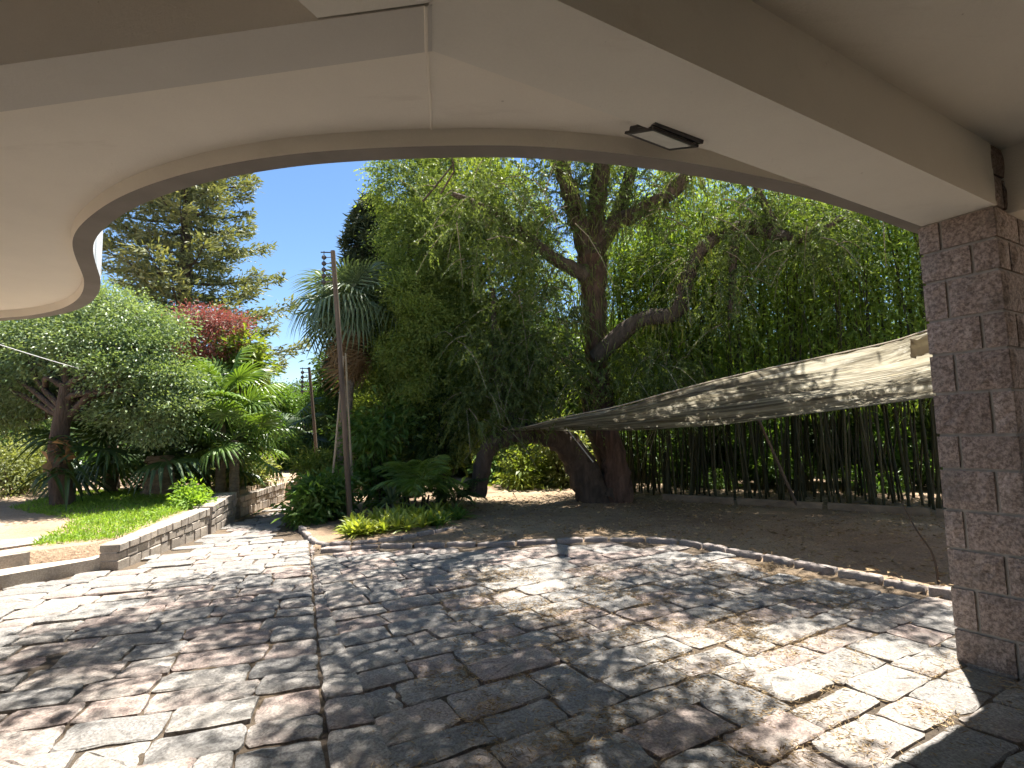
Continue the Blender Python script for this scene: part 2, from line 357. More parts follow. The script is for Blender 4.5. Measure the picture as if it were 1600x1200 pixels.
keep = (d.ravel()[F].max(1) > .02) & (X.ravel()[F].min(1) > -2.9)
mb.add(np.stack([X, Y, Z], -1).reshape(-1, 3), F[keep])
tag(mb.obj('bare_earth', M['soil'], smooth=True), kind='structure')

# ---- driveway: joint bed + stones
BED = [at_z(*p)[:2] for p in ((466, 782), (462, 800), (470, 828), (500, 852), (560, 852), (640, 842), (720, 826), (742, 800), (735, 775))]
DRIVE = [(-5.6, 14.3), (-5.25, 10.2), (-5.05, 8.9), (-4.95, 6.9), (-5.85, 5.6), (-7.9, 2.6), (-9.4, 1.2), (-9, -6), (9, -6)] + [tuple(p) for p in kc[::-1]] + [tuple(BED[3]), tuple(BED[2]), tuple(BED[1]), tuple(BED[0])]
mb = MB(); nb = 140
X, Y = np.meshgrid(np.linspace(-9.5, 9, nb), np.linspace(-6, 14.5, nb)); i, j = np.meshgrid(np.arange(nb-1), np.arange(nb-1), indexing='ij'); q = i*nb+j
F = np.stack([q, q+1, q+nb+1, q+nb], -1).reshape(-1, 4); cx = X.ravel()[F].mean(1); cy = Y.ravel()[F].mean(1)
k = inside(DRIVE, cx, cy); mb.add(np.stack([X, Y, np.full(X.shape, -.022)+.006*rng.normal(size=X.shape)], -1).reshape(-1, 3), F[k])
drive = mb.obj('driveway', M['joint'], smooth=True); tag(drive, kind='structure')

def stone_mesh(mb, quad, tint, gap=.007, r_=rng, h=.0):
    """one worn paving stone from four plan corners"""
    q = np.asarray(quad, float); c = q.mean(0); e = []
    for a in range(4):
        p0, p1 = q[a], q[(a+1) % 4]; ln = np.linalg.norm(p1-p0); nn = np.array([(p1-p0)[1], -(p1-p0)[0]])/max(ln, 1e-6)
        for tt in (.045, .25, .5, .75, .955):
            e.append(p0+(p1-p0)*tt - nn*(0) + nn*r_.normal()*.006*min(1, ln/.3))
    e = np.array(e); dirs = e-c; dl = np.linalg.norm(dirs, axis=1, keepdims=True)
    # round the corners
    e = c + dirs*(1-gap/dl)
    for a in range(4): 
        for kk in (a*5, (a*5-1) % 20): e[kk] = c+(e[kk]-c)*(1-.02-.03*r_.random())
    n = 20; tx, ty = r_.normal(size=2)*.012; zt = lambda p: h + tx*(p[:, 0]-c[0])+ty*(p[:, 1]-c[1])
    i1 = c+(e-c)*(1-.013/dl); i2 = c+(e-c)*.55
    z1 = zt(i1)-.003+r_.normal(size=n)*.0022; z2 = zt(i2)+.004+r_.normal(size=n)*.0035
    V = np.vstack([np.c_[e, np.full(n, -.06)], np.c_[e, zt(e)-.009+r_.normal(size=n)*.003], np.c_[i1, z1], np.c_[i2, z2], [[c[0], c[1], h+.004]]])
    a = np.arange(n); b = (a+1) % n
    F = np.vstack([np.stack([o+a, o+b, o+n+b, o+n+a], -1) for o in (0, n, 2*n)])
    m0 = MB()
    mb.add(V, F, tint); base = mb.n-len(V)
    mb.f.append(np.stack([3*n+a, 3*n+b, np.full(n, 4*n)], -1)+base)
    return mb
S1 = lambda y: np.interp(y, [-6, 2.63, 7.9, 14.5], [2.45, -.88, -2.93, -5.3])       # seam lines x(y)
S2 = lambda y: np.interp(y, [-6, 2.63, 6.7, 14.5], [2.85, -.60, -2.45, -5.0])
quads = []
def rows(ang, side, seam, vlo, vhi):
    u = np.array([math.cos(R(ang)), math.sin(R(ang))]); v = np.array([-u[1], u[0]]); vv = vlo; first = True
    def at_seam(vx):
        # point on the seam whose v coordinate is vx
        ys = np.linspace(-6, 14.5, 600); pts = np.c_[seam(ys), ys]; k = np.argmin(abs(pts@v-vx)); return pts[k]@u
    while vv < vhi:
        hgt = rng.uniform(.235, .33); u0a, u0b = at_seam(vv), at_seam(vv+hgt); cur_a, cur_b = u0a, u0b; dirn = side
        wob = rng.normal()*.01
        while abs(cur_a-u0a) < 12:
            ln = rng.uniform(.30, .62)*(1.0 if rng.random() > .12 else .55); sk = rng.normal()*.018
            na = cur_a+dirn*ln; nb_ = cur_a+dirn*ln+sk if True else 0
            lo0, hi0 = vv+rng.normal()*.008, vv+hgt+rng.normal()*.008
            P = [u*cur_a+v*lo0, u*na+v*(lo0+rng.normal()*.006), u*nb_+v*(hi0+rng.normal()*.006), u*cur_b+v*hi0]
            if side < 0: P = P[::-1]
            quads.append(np.array(P)); cur_a, cur_b = na, nb_
        vv += hgt
rows(17, -1, S1, -6, 17); rows(30, 1, S2, -8, 12)
yy = -2.0
while yy < 13.5:                                      # the single band between the seams
    hgt = rng.uniform(.28, .42); a0, a1 = S1(yy)+.01, S1(yy+hgt)+.01; b0, b1 = S2(yy), S2(yy+hgt)
    sl = .30*(b0-a0); quads.append(np.array([(a0, yy), (b0, yy+sl), (b1, yy+hgt+sl), (a1, yy+hgt)])); yy += hgt
cand = []
for qd in quads:
    c = qd.mean(0)
    if c[1] < -.5 or not inside(DRIVE, qd[:, 0], qd[:, 1]).all(): continue
    if c[1] < 1.0: vis = False
    else:
        pc = proj((c[0], c[1], 0)); vis = -120 < pc[0] < 1720 and 700 < pc[1] < 1260
    # under the pillar
    cand.append((vis, c[1]**2+c[0]**2*.3, qd))
visl = sorted([x for x in cand if x[0]], key=lambda x: x[1]); rest = [x[2] for x in cand if not x[0]]+[x[2] for x in visl[300:]]
for _, _, qd in visl[:300]:
    b = MB(); c = np.append(qd.mean(0), 0); stone_mesh(b, qd, np.clip(rng.normal(.42, .33), 0, 1), h=rng.normal()*.006)
    o = b.obj('paving_stone', M['stone'], drive, c, False); o.location = c
b = MB()
for qd in rest: stone_mesh(b, qd, np.clip(rng.normal(.42, .33), 0, 1), h=rng.normal()*.005)
o = b.obj('far_paving', M['stone'], drive, smooth=False); tag(o, kind='stuff')

# kerb row
kerb = thing('kerb', 'low row of dark kerb stones curving between the paving and the bare earth', 'kerb')
seg = np.r_[0, np.cumsum(np.linalg.norm(np.diff(kc, axis=0), axis=1))]; s = 0
while s < seg[-1]-.5:
    ln = rng.uniform(.34, .6); pts = np.array([[np.interp(s+a*ln, seg, kc[:, 0]), np.interp(s+a*ln, seg, kc[:, 1])] for a in (.01, .985)])
    tn = nrm(pts[1]-pts[0]); nn = np.array([-tn[1], tn[0]]); wd = rng.uniform(.075, .10); hh = rng.uniform(.022, .045) if s < 4.5 else rng.uniform(.04, .065)
    b = MB(); stone_mesh(b, np.array([pts[0]-nn*.01, pts[1]-nn*.01, pts[1]+nn*wd, pts[0]+nn*wd]), rng.random(), .006, h=hh)
    c = np.append(pts.mean(0), 0); o = b.obj('kerb_stone', M['kerb'], kerb, c, True); o.location = c; s += ln
# second edging round the planting bed
bed = thing('bed_edging', 'thin line of half buried stones edging the planted bed', 'edging')
bc = crom(np.c_[np.array(BED[2:7]), np.zeros(5)], 40)[:, :2]; seg = np.r_[0, np.cumsum(np.linalg.norm(np.diff(bc, axis=0), axis=1))]; s = 0
while s < seg[-1]-.3:
    ln = rng.uniform(.2, .36); pts = np.array([[np.interp(s+a*ln, seg, bc[:, 0]), np.interp(s+a*ln, seg, bc[:, 1])] for a in (.02, .97)])
    tn = nrm(pts[1]-pts[0]); nn = np.array([-tn[1], tn[0]]); b = MB()
    stone_mesh(b, np.array([pts[0]-nn*.04, pts[1]-nn*.04, pts[1]+nn*.04, pts[0]+nn*.04]), rng.random(), .005, h=rng.uniform(.04, .075))
    c = np.append(pts.mean(0), 0); o = b.obj('edging_stone', M['kerb'], bed, c, True); o.location = c; s += ln
b = MB(); bp = [tuple(p) for p in BED]; prism(b, [(p[0], p[1]) for p in BED]+[(0, 14.5), (-3, 15)], -.04, .03); tag(b.obj('planting_bed', M['soil']), kind='structure')

# ---- terrace on the left (lawn and earth), sloping up away from the camera
def tz(y): return np.interp(y, [4, 6.7, 10.2, 14, 40], [.27, .285, .44, .50, .8])
mb = MB(); xs = np.concatenate([np.linspace(-30, -9, 15), np.linspace(-8.7, -5.16, 26)]); ys = np.concatenate([np.linspace(3, 14, 40), np.linspace(15, 45, 16)])
edge = lambda y: np.interp(y, [3, 5.6, 6.7, 8.9, 10.2, 12, 14.3, 20, 45], [-8.6, -6.45, -5.05, -5.12, -5.40, -5.75, -5.75, -5.4, -3])
G = []
for y in ys:
    e_ = edge(y)
    for x in xs:
        xx = -30+(x+30)*(e_+30)/(-5.16+30); G.append((xx, y, tz(y)+.02*lump(xx, y, .8)*min(1, abs(xx-e_))))
    G.append((e_+.002, y, -.1))
n1 = len(xs)+1; i, j = np.meshgrid(np.arange(len(ys)-1), np.arange(n1-1), indexing='ij'); q = i*n1+j
mb.add(G, np.stack([q, q+1, q+n1+1, q+n1], -1).reshape(-1, 4)); tag(mb.obj('terrace', M['earth_path'], smooth=True), kind='structure')

# retaining wall of rough blocks
def wall_section(parent, p0, p1, h0, h1, rows_, th=.20, bl=.24, r_=rng):
    p0 = np.array(p0, float); p1 = np.array(p1, float); L = np.linalg.norm(p1-p0); u = (p1-p0)/L; nn = np.array([u[1], -u[0]])
    core = MB(); 
    V = []
    for (pp, hh) in ((p0+u*.012, h0), (p1-u*.012, h1)):
        for off in (-.012, -th+.012):
            for z in (-.05, hh-.05): V.append((*(pp+nn*off), z))
    core.add(V, [(0, 4, 5, 1), (2, 3, 7, 6), (1, 5, 7, 3), (0, 1, 3, 2), (4, 6, 7, 5), (0, 2, 6, 4)]); core.obj('mortar_core', M['mortar'], parent, BASEW)
    zr = np.linspace(0, 1, rows_+1)
    for k in range(rows_):
        s = -bl*.5*(k % 2)*r_.uniform(.6, 1); cap = k == rows_-1
        while s < L-.02:
            ln = bl*r_.uniform(.75, 1.25)*(1.0 if not cap else .9); a = max(0, s)+.006; b_ = min(L, s+ln)-.006; s += ln
            if b_-a < .04: continue
            V = []
            ov = .018+r_.uniform(-.008, .012) if cap else r_.uniform(0, .016)
            for zi in (0, 1):
                for (x, off) in ((a, ov), (b_, ov), (b_, -th-.004), (a, -th-.004)):
                    hh = h0+(h1-h0)*x/L; z = zr[k+zi]*hh + (.006 if zi == 0 else -.006)
                    if k == 0 and zi == 0: z = -.04
                    V.append((*(p0+u*x+nn*(off+r_.normal()*.003)), z+r_.normal()*.003))
            m_ = MB(); m_.add(V, [(0, 3, 2, 1), (4, 5, 6, 7), (0, 1, 5, 4), (1, 2, 6, 5), (2, 3, 7, 6), (3, 0, 4, 7)], r_.random())
            o = m_.obj('wall_block', M['wallstone'], parent, BASEW)
            bv = o.modifiers.new('bevel', 'BEVEL'); bv.width = .008; bv.segments = 1
BASEW = np.array([-4.9, 7.5, 0])
wl = thing('retaining_wall', 'low wall of rough tan stone blocks holding back the bright grass', 'wall', BASEW)
wall_section(wl, (-4.74, 6.62), (-4.98, 9.0), .29, .41, 3)
BASEW = np.array([-5.1, 9.6, 0])
wl = thing('wall_pier', 'taller stepped block pier where the retaining wall turns back', 'wall', BASEW)
wall_section(wl, (-4.95, 9.03), (-5.20, 10.3), .43, .53, 4, .30); wall_section(wl, (-5.22, 10.32), (-5.62, 10.55), .53, .50, 4, .2)
BASEW = np.array([-5.5, 12, 0])
wl = thing('far_retaining_wall', 'sunlit low block wall running on beyond the stepped pier', 'wall', BASEW)
wall_section(wl, (-5.45, 10.6), (-5.72, 13.7), .36, .42, 3)
BASEW = np.array([-5, 14.3, 0])
wl = thing('cross_wall', 'dark low wall across the far end of the drive', 'wall', BASEW)
wall_section(wl, (-5.75, 13.9), (-3.6, 14.9), .42, .42, 3)

# stone steps and path slab at the left edge
st = thing('stone_steps', 'two rough granite steps up to the earth terrace', 'steps', (-5.5, 6, 0))
def slab(parent, poly, z0, z1, name, mat, tint=.5, base=(0, 0, 0)):
    b = MB(); prism(b, poly, z0, z1, tint); o = b.obj(name, mat, parent, base); bv = o.modifiers.new('bevel', 'BEVEL'); bv.width = .015; bv.segments = 2; return o
e0 = np.array([-4.86, 6.72]); e1 = np.array([-7.2, 2.9]); dv = nrm(e1-e0); nv = np.array([dv[1], -dv[0]])
if nv[0] > 0: nv = -nv
ls = 0
for k, (off, zt_) in enumerate(((0, .135), (.36, .285))):
    s = 0.0; top = 4.4
    while s < top:
        ln = rng.uniform(.8, 1.25); a = e0+dv*s+nv*off; b_ = e0+dv*(s+ln-.012)+nv*off
        if k == 1 and s == 0: a = e0+dv*.35+nv*off
        slab(st, [a, b_, b_+nv*.42, a+nv*.42], -.03+.12*k, zt_+rng.normal()*.004, 'step_stone', M['wallstone'], rng.random(), (-5.5, 6, 0)); s += ln
pa = thing('path_slabs', 'pale stone slab path leading off from the top step', 'path', (-6.5, 5.5, .27))
for k in range(5):
    for m_ in range(3):
        a = e0+dv*(.15+k*.86)+nv*(.80+m_*.62); b_ = a+dv*.84
        slab(pa, [a, b_, b_+nv*.6, a+nv*.6], .2, .305+rng.normal()*.003, 'path_slab', M['stone'], rng.random(), (-6.5, 5.5, .27))

# ================================================================== THE PORCH
ZB, ZR, ZS, ZC = 2.86, 2.885, 2.965, 3.27
porch = thing('house_porch', 'cream plastered porch with curved concrete canopy, deep beams and stone block pillar', 'porch', (0, 0, 0))
outer_px = [(0, 501.6), (60, 497), (112, 487), (140, 474), (154, 458), (157.6, 440), (155, 428), (149, 410), (145, 392), (146, 380), (152, 368), (166, 354), (200, 330), (250, 307), (330, 283), (425, 265), (500, 256), (575, 251), (675, 247), (800, 246), (900, 252), (1000, 262), (1075, 273), (1150, 287), (1225, 302), (1300, 320), (1375, 344), (1420, 361)]
oc = np.array([at_z(*p, ZR)[:2] for p in outer_px])
oc = np.vstack([oc[0]+np.array([-4.2, 1.1]), oc[0]+np.array([-1.6, .42]), oc, oc[-1]+nrm(oc[-1]-oc[-4])*.8, oc[-1]+nrm(oc[-1]-oc[-4])*2, oc[-1]+nrm(oc[-1]-oc[-4])*5.0])
C = crom(np.c_[oc, np.zeros(len(oc))], 400)[:, :2]
# even spacing + light smoothing
sg = np.r_[0, np.cumsum(np.linalg.norm(np.diff(C, axis=0), axis=1))]; ss = np.linspace(0, sg[-1], 300); C = np.c_[np.interp(ss, sg, C[:, 0]), np.interp(ss, sg, C[:, 1])]
for _ in range(6): C[1:-1] = (C[:-2]+2*C[1:-1]+C[2:])/4
T = nrm(np.gradient(C, axis=0)); Nn = np.c_[T[:, 1], -T[:, 0]]           # towards the porch (right-hand side of travel)
I1 = C+Nn*.115; I2 = C+Nn*.128
def ribbon(mb, A, za, B, zb):
    n = len(A); V = np.vstack([np.c_[A, np.full(n, za)], np.c_[B, np.full(n, zb)]]); a = np.arange(n-1)
    mb.add(V, np.stack([a, a+1, a+1+n, a+n], -1))
b = MB(); ribbon(b, I1, ZR, C, ZR); b.obj('drip_rim', M['rim'], porch, smooth=False)
b = MB(); ribbon(b, I1, ZR, I2, ZS+.01); b.obj('rim_face', M['plaster'], porch, smooth=True)
b = MB(); ribbon(b, C, ZR, C, ZR+.42); b.obj('fascia', M['pebble'], porch, smooth=True)
b = MB(); prism(b, [tuple(p) for p in C-Nn*0+Nn*.004]+[(6.2, -6.2), (C[0, 0], -6.2)], ZC+.004, ZR+.416); b.obj('roof_slab', M['plaster'], porch)
# plan points of the beams
A0 = at_z(675, 80, ZB)[:2]; d2 = nrm(at_z(1424, 354, ZB)[:2]-A0); A1 = A0+d2*5.6
n2_ = np.array([d2[1], -d2[0]])                                      # towards the camera
B0 = at_z(865, 0, ZB)[:2]; wb = (A0-B0)@(-n2_)
LA = at_z(0, 175, ZB)[:2]; LB = at_z(0, 102, ZB)[:2]; LC = at_z(497, 32, ZB)[:2]; K0 = at_z(675, 8, ZB)[:2]
dl = nrm(LA-A0); LA2 = A0+dl*9; dlb = nrm(LB-LC); LB2 = LC+dlb*9
Lp = at_z(1496, 1030)[:2]; dp = nrm(at_z(1424, 354, ZB)[:2]-at_z(1517, 320, ZB)[:2]); dp = nrm(np.array([-.5, .866])); wp = nrm(np.array([.866, .5]))
# soffit of the canopy, in front of the beams
b = MB(); prism(b, [tuple(p) for p in C+Nn*.012]+[tuple(A1), tuple(A0), tuple(LA2)], ZS, ZC); b.obj('canopy_soffit', M['plaster_warm'], porch)
P2 = Lp+dp*.0
b = MB(); Bn = A0+n2_*wb
A1p = Lp+wp*.0-dp*.02+wp*.03
prism(b, [tuple(A0-d2*.01), tuple(A1p), tuple(A1p-dp*wb), tuple(A0+n2_*wb*1.0), tuple(K0-d2*.01)], ZB+.002, ZC+.022); b.obj('beam', M['plaster_grey'], porch)
b = MB(); prism(b, [tuple(A0), tuple(K0), tuple(LC), tuple(LB2), tuple(LA2)], ZB, ZC+.02); b.obj('beam', M['plaster_rough'], porch)
c1 = K0+np.array([.09, -.02]); cdir = np.array([-.08, -1.0])
b = MB(); prism(b, [tuple(LC+np.array([0, -.006])), tuple(K0+np.array([0, -.006])), tuple(A0+n2_*wb+d2*.0+np.array([0, -.01])), tuple(A0+n2_*wb+cdir*3), tuple(LC+np.array([-.28, -.6])), ], ZB+.004, ZC+.02); b.obj('cross_beam', M['plaster_grey'], porch)
b = MB(); tube(b, [np.append(K0+np.array([-.02, 0]), ZB-.001), np.append(A0+np.array([-.02, 0]), ZB-.001)], [.006], 6, 2); 
q0 = A0+np.array([-.02, .0]); q1 = at_z(675, 206, ZS)[:2]; tube(b, [np.append(q0, ZS-.001), np.append(q1, ZS-.001)], [.006], 6, 2); b.obj('joint_bead', M['plaster_warm'], porch)
# ceiling
b = MB(); prism(b, [(-9, -6.2), (6.2, -6.2), (6.2, 4.6), tuple(A1), tuple(A0), tuple(LA2)], ZC, ZC+.003); b.obj('ceiling', M['plaster'], porch)
b = MB(); box(b, (-1.4, -6.1, 1.6), (7.5, 0, 0), (0, .1, 0), (0, 0, 1.66)); b.obj('added_shade_wall', M['plaster_grey'], porch)  # unseen wall behind the camera, added to darken the inner beam faces
b = MB(); box(b, (6.1, -1.9, 1.6), (.1, 0, 0), (0, 4.09, 0), (0, 0, 1.66)); b.obj('added_shade_wall', M['plaster_grey'], porch)  # also added out of view, keeps bounce light from the right off the porch
# pillar of split-faced blocks
PW, PD = .415, .52; NC = Lp-dp*PW                                    # NC: near corner; wide face Lp..NC
pil = MB(); cen = (Lp+NC)/2+wp*PD/2; box(pil, (*cen, ZC/2-.03), np.append(dp*(PW/2-.012), 0), np.append(wp*(PD/2-.012), 0), (0, 0, ZC/2+.03))
pillar = pil.obj('pillar', M['mortar'], porch)
joints = [0, .198, .459, .703, .95, 1.213, 1.433, 1.706, 1.966, 2.194, 2.456, 2.658, 2.86, 3.07, ZC]
def rough_block(o0, uu, wn, ln, z0, z1, th, tint):
    """split-faced block: o0 start on face, uu along, wn outward"""
    nu, nz = max(3, int(ln/.035)), max(3, int((z1-z0)/.04)); a, zz = np.meshgrid(np.linspace(0, ln, nu), np.linspace(z0, z1, nz))
    ed = np.minimum(np.minimum(a, ln-a)/.03, np.minimum(zz-z0, z1-zz)/.03).clip(0, 1)
    off = .002+ed*(.010+rng.normal(size=a.shape)*.0035)
    V = np.stack([o0[0]+uu[0]*a+wn[0]*off, o0[1]+uu[1]*a+wn[1]*off, zz], -1).reshape(-1, 3)
    i, j = np.meshgrid(np.arange(nz-1), np.arange(nu-1), indexing='ij'); q = i*nu+j; F = np.stack([q, q+1, q+nu+1, q+nu], -1).reshape(-1, 4)
    m_ = MB(); m_.add(V, F, tint)
    bc_ = [(0, z0), (ln, z0), (ln, z1), (0, z1)]
    V2 = [(o0[0]+uu[0]*x+wn[0]*of, o0[1]+uu[1]*x+wn[1]*of, z) for of in (.002, -th) for x, z in bc_]
    m_.add(V2, [(0, 4, 5, 1), (1, 5, 6, 2), (2, 6, 7, 3), (3, 7, 4, 0)], tint)
    return m_.obj('block', M['block'], pillar)
faces_ = [(Lp, -dp, -wp, PW), (NC, wp, -dp, PD), (NC+wp*PD, dp, wp, PW), (Lp+wp*PD, -wp, dp, PD)]
for k in range(len(joints)-1):
    z0, z1 = joints[k]+(.010 if k else -.03), joints[k+1]-.010
    if k == len(joints)-2: z1 = ZC-.004
    for fi, (o0, uu, wn, ln) in enumerate(faces_):
        cut = (.30 if (k+fi) % 2 else .70)*ln + rng.normal()*.008
        if k == 1 and fi == 0: cut = .32*ln
        ins = .006 if fi % 2 else 0
        for a, b_ in ((ins, cut-.010), (cut+.010, ln-ins)):
            if k >= 12 and fi == 0:                                   # beside the beam only a sliver of the wide face is left
                lo = wb+.012; a = max(a, lo)
                if b_-a < .03: continue
            if k >= 12 and fi == 3: continue
            rough_block(o0+uu*a, uu, wn, b_-a, z0, z1, .02, float(np.clip(rng.normal(.5, .25), 0, 1)))
# beam running back from the pillar on the right
q0 = NC+wp*.20+dp*.02
b = MB(); prism(b, [tuple(q0), tuple(q0-dp*3.6), tuple(q0-dp*3.6+wp*.3), tuple(q0+wp*.3)], ZB-.02, ZC+.02); b.obj('beam', M['plaster_grey'], porch)

# flood lamp on the outer face of the beam
fp = at_y(1034, 217, 2.47); fl = thing('flood_lamp', 'slim black flood lamp with pale glass fixed under the plastered canopy beam', 'lamp', fp)
a1 = np.append(d2, -.02); a1 = nrm(a1); a2 = nrm(np.append(-n2_, .38)); a3 = np.cross(a1, a2)
if a3[2] < 0: a3 = -a3
b = MB(); box(b, (0, 0, .018), a1*.132, a2*.085, a3*.016); 
for k in range(7): box(b, a3*.045+a1*(-.11+k*.036), a1*.004, a2*.07, a3*.012)
o = b.obj('housing', M['dark_metal'], fl); bv = o.modifiers.new('bevel', 'BEVEL'); bv.width = .004
b = MB()
for sgn in (-1, 1): box(b, a1*sgn*.14-a3*.002, a1*.010, a2*.09, a3*.006); box(b, a2*sgn*.085-a3*.002, a1*.15, a2*.010, a3*.0055)
b.obj('bezel', M['dark_metal'], fl)
b = MB(); box(b, -a3*.003, a1*.128, a2*.074, a3*.003); b.obj('glass', M['glass'], fl)
b = MB(); 
for sgn in (-1, 1): box(b, a1*sgn*.153-a2*.045+a3*.02, a1*.004, a2*.05, a3*.012)
box(b, -a2*.10+a3*.03, a1*.157, a2*.012, a3*.022); b.obj('bracket', M['dark_metal'], fl)

# ================================================================== VEGETATION
def gz(x, y): return float(tz(y)) if x < edge(y) else 0.02
def PB(px, py, Y, r, n, ry=None, rz=None):
    """crown lobe: centre from a pixel and a distance, radius in metres"""
    return (at_y(px, py, Y), (r, ry or r, rz or r), n)
def tree(name, label, cat, base, trunk_top, r0, blobs, leaf, per, crad, L, W, bark='bark', group=None, droop=.2, twigs=.35, seed=1, flat=.55, shell=.55, up=.7, r1=None, trunk_mid=None, extra=None):
    r_ = np.random.default_rng(seed); base = np.asarray(base, float); tt = np.asarray(trunk_top, float)
    t_ = thing(name, label, cat, base, group)
    C_, O_ = blob_clumps(blobs, r_, shell); r1 = r1 or r0*.6
    tb = MB(); mid = trunk_mid if trunk_mid is not None else (base+tt)/2+r_.normal(size=3)*np.array([.08, .08, 0])*np.linalg.norm(tt-base)*.3
    tube(tb, [base+np.array([0, 0, -.1]), base+(mid-base)*.15, mid, tt], [r0*1.25, r0*1.05, r0*.9, r1], 10, 14, .07, r_=r_)
    tb.obj('trunk', M[bark], t_, base, True)
    lb = MB()
    for c, rad, n in blobs:
        c = np.asarray(c); st_ = base+(tt-base)*r_.uniform(.7, 1.0); limb(lb, st_, c, r1*.6, r1*.16, .3, 6, r_)
        near = np.where(np.linalg.norm((C_-c)/np.asarray(rad), axis=1) < 1.05)[0]
        for k in near[r_.random(len(near)) < twigs]:
            tube(lb, [c, c+(C_[k]-c)*.5+r_.normal(size=3)*.06, C_[k]], [r1*.15+.006, .005], 4, 4, cap=False)
    lb.obj('limbs', M[bark], t_, base, True)
    cb = MB(); clumps(cb, C_, O_, per, crad, L, W, droop, up, flat, r_)
    if extra: extra(cb, r_)
    cb.obj('crown', LM[leaf] if isinstance(leaf, str) else leaf, t_, base)
    return t_

# ---- fan palms: leaf meshes shared, every leaf a part
def fan_leaf(seed, rad=.75, nseg=26, pet=.8, droop=.5, spread=150, mat='palm', wdt=.075):
    r_ = np.random.default_rng(seed); b = MB()
    tube(b, [(0, 0, 0), (pet*.5, 0, pet*.06), (pet, 0, 0)], [.016, .010], 4, 5, cap=False, tint=.75)
    for k in range(nseg):
        a = R(-spread+2*spread*k/(nseg-1)); d = np.array([math.cos(a), math.sin(a), 0]); ln = rad*(1-.25*abs(a)/R(spread))*r_.uniform(.9, 1.08); side = np.array([-d[1], d[0], 0])
        ts = np.array([0, .3, .62, .85, 1.0]); wd = wdt*ln/.75*np.array([.15, .75, .8, .40, .03]); z = .10*ts*(1 if k % 2 else .8) - droop*ln*np.clip(ts-.45, 0, 1)**1.5*1.6
        z = z - .22*abs(math.sin(a))*ts*ln*.5
        p = np.array([pet, 0, 0])+d[None]*(ln*ts*(1-.2*droop*ts**2))[:, None]; p[:, 2] += z
        up_ = np.array([0, 0, 1.])
        V = np.vstack([p-side*wd[:, None]*.5-up_*wd[:, None]*.22, p+up_*wd[:, None]*.10, p+side*wd[:, None]*.5-up_*wd[:, None]*.22]); i = np.arange(4)
        b.add(V, np.vstack([np.stack([i, i+1, i+6, i+5], -1), np.stack([i+5, i+6, i+11, i+10], -1)]), np.clip(r_.normal(.5, .2), 0, 1))
    return b.mesh('fan_leaf', LM[mat])
def feather_leaf(seed, length=1.3, n=34, lf=.34, droop=.55, mat='green', w_=.028):
    r_ = np.random.default_rng(seed); b = MB(); ts = np.linspace(0, 1, 9)
    P = np.c_[length*ts*(1-.18*ts**2), np.zeros(9), length*(.55*ts-droop*1.25*ts**2)]
    tube(b, P, [.014, .004], 4, 12, cap=False, tint=.7)
    t = np.linspace(.16, 1, n); q = np.c_[np.interp(t, ts, P[:, 0]), np.zeros(n), np.interp(t, ts, P[:, 2])]
    tg = nrm(np.gradient(q, axis=0))
    for s_ in (-1, 1):
        D = tg*.55+np.array([0, s_, 0])*.85+np.array([0, 0, -.25])+r_.normal(size=(n, 3))*.08
        leaves(b, q, D, lf*np.sin(np.clip(t*.9+.12, 0, 1)*np.pi)**.6+.04, w_, np.clip(r_.normal(.5, .2, n), 0, 1), 1.5, .25, r_)
    return b.mesh('frond', LM[mat])
def place_leaf(me, name, parent, org, az, el, sc_=1.0, roll=0):
    o = bpy.data.objects.new(name, me); link(o, parent); o.location = tuple(org)
    o.rotation_euler = (roll, -el, az); o.scale = (sc_,)*3; return o
FAN = {m_: [fan_leaf(10+k, droop=dr, mat=m_) for k, dr in enumerate((.35, .55, .8))] for m_ in ('palm', 'palmd', 'palmg', 'dead')}
FANT = {'palmg': [fan_leaf(40+k, 1.0, 30, .55, dr, 140, 'palmg', .05) for k, dr in enumerate((.7, 1.0, 1.3))], 'dead': [fan_leaf(50+k, .8, 22, .5, 1.6, 120, 'dead', .05) for k in range(2)]}
FEA = {m_: [feather_leaf(20+k, mat=m_, droop=dr) for k, dr in enumerate((.45, .62, .8))] for m_ in ('green', 'palmd', 'palm')}
def palm(name, label, base, heart, meshes, nleaf, el0, el1, sc_=1.0, r0=.13, bark='palm_trunk', seed=3, group=None, part='fan_leaf', mid=None, cat='palm'):
    r_ = np.random.default_rng(seed); base = np.asarray(base, float); heart = np.asarray(heart, float); t_ = thing(name, label, cat, base, group)
    if np.linalg.norm(heart-base) > .08:
        b = MB(); pth = [base-np.array([0, 0, .1]), (base+heart)/2 if mid is None else np.asarray(mid), heart]
        tube(b, pth, [r0*1.15, r0, r0*.9], 10, 22, .09, r_=r_); b.obj('trunk', M[bark], t_, base, True)
    for k in range(nleaf):
        az = k*2.399+r_.normal()*.2; e = R(el0+(el1-el0)*((k+.5)/nleaf)+r_.normal()*6)
        place_leaf(meshes[r_.integers(len(meshes))], part, t_, heart-base+np.array([0, 0, r_.uniform(-.08, .08)]), az, e, sc_*r_.uniform(.85, 1.12), r_.normal()*.25)
    return t_

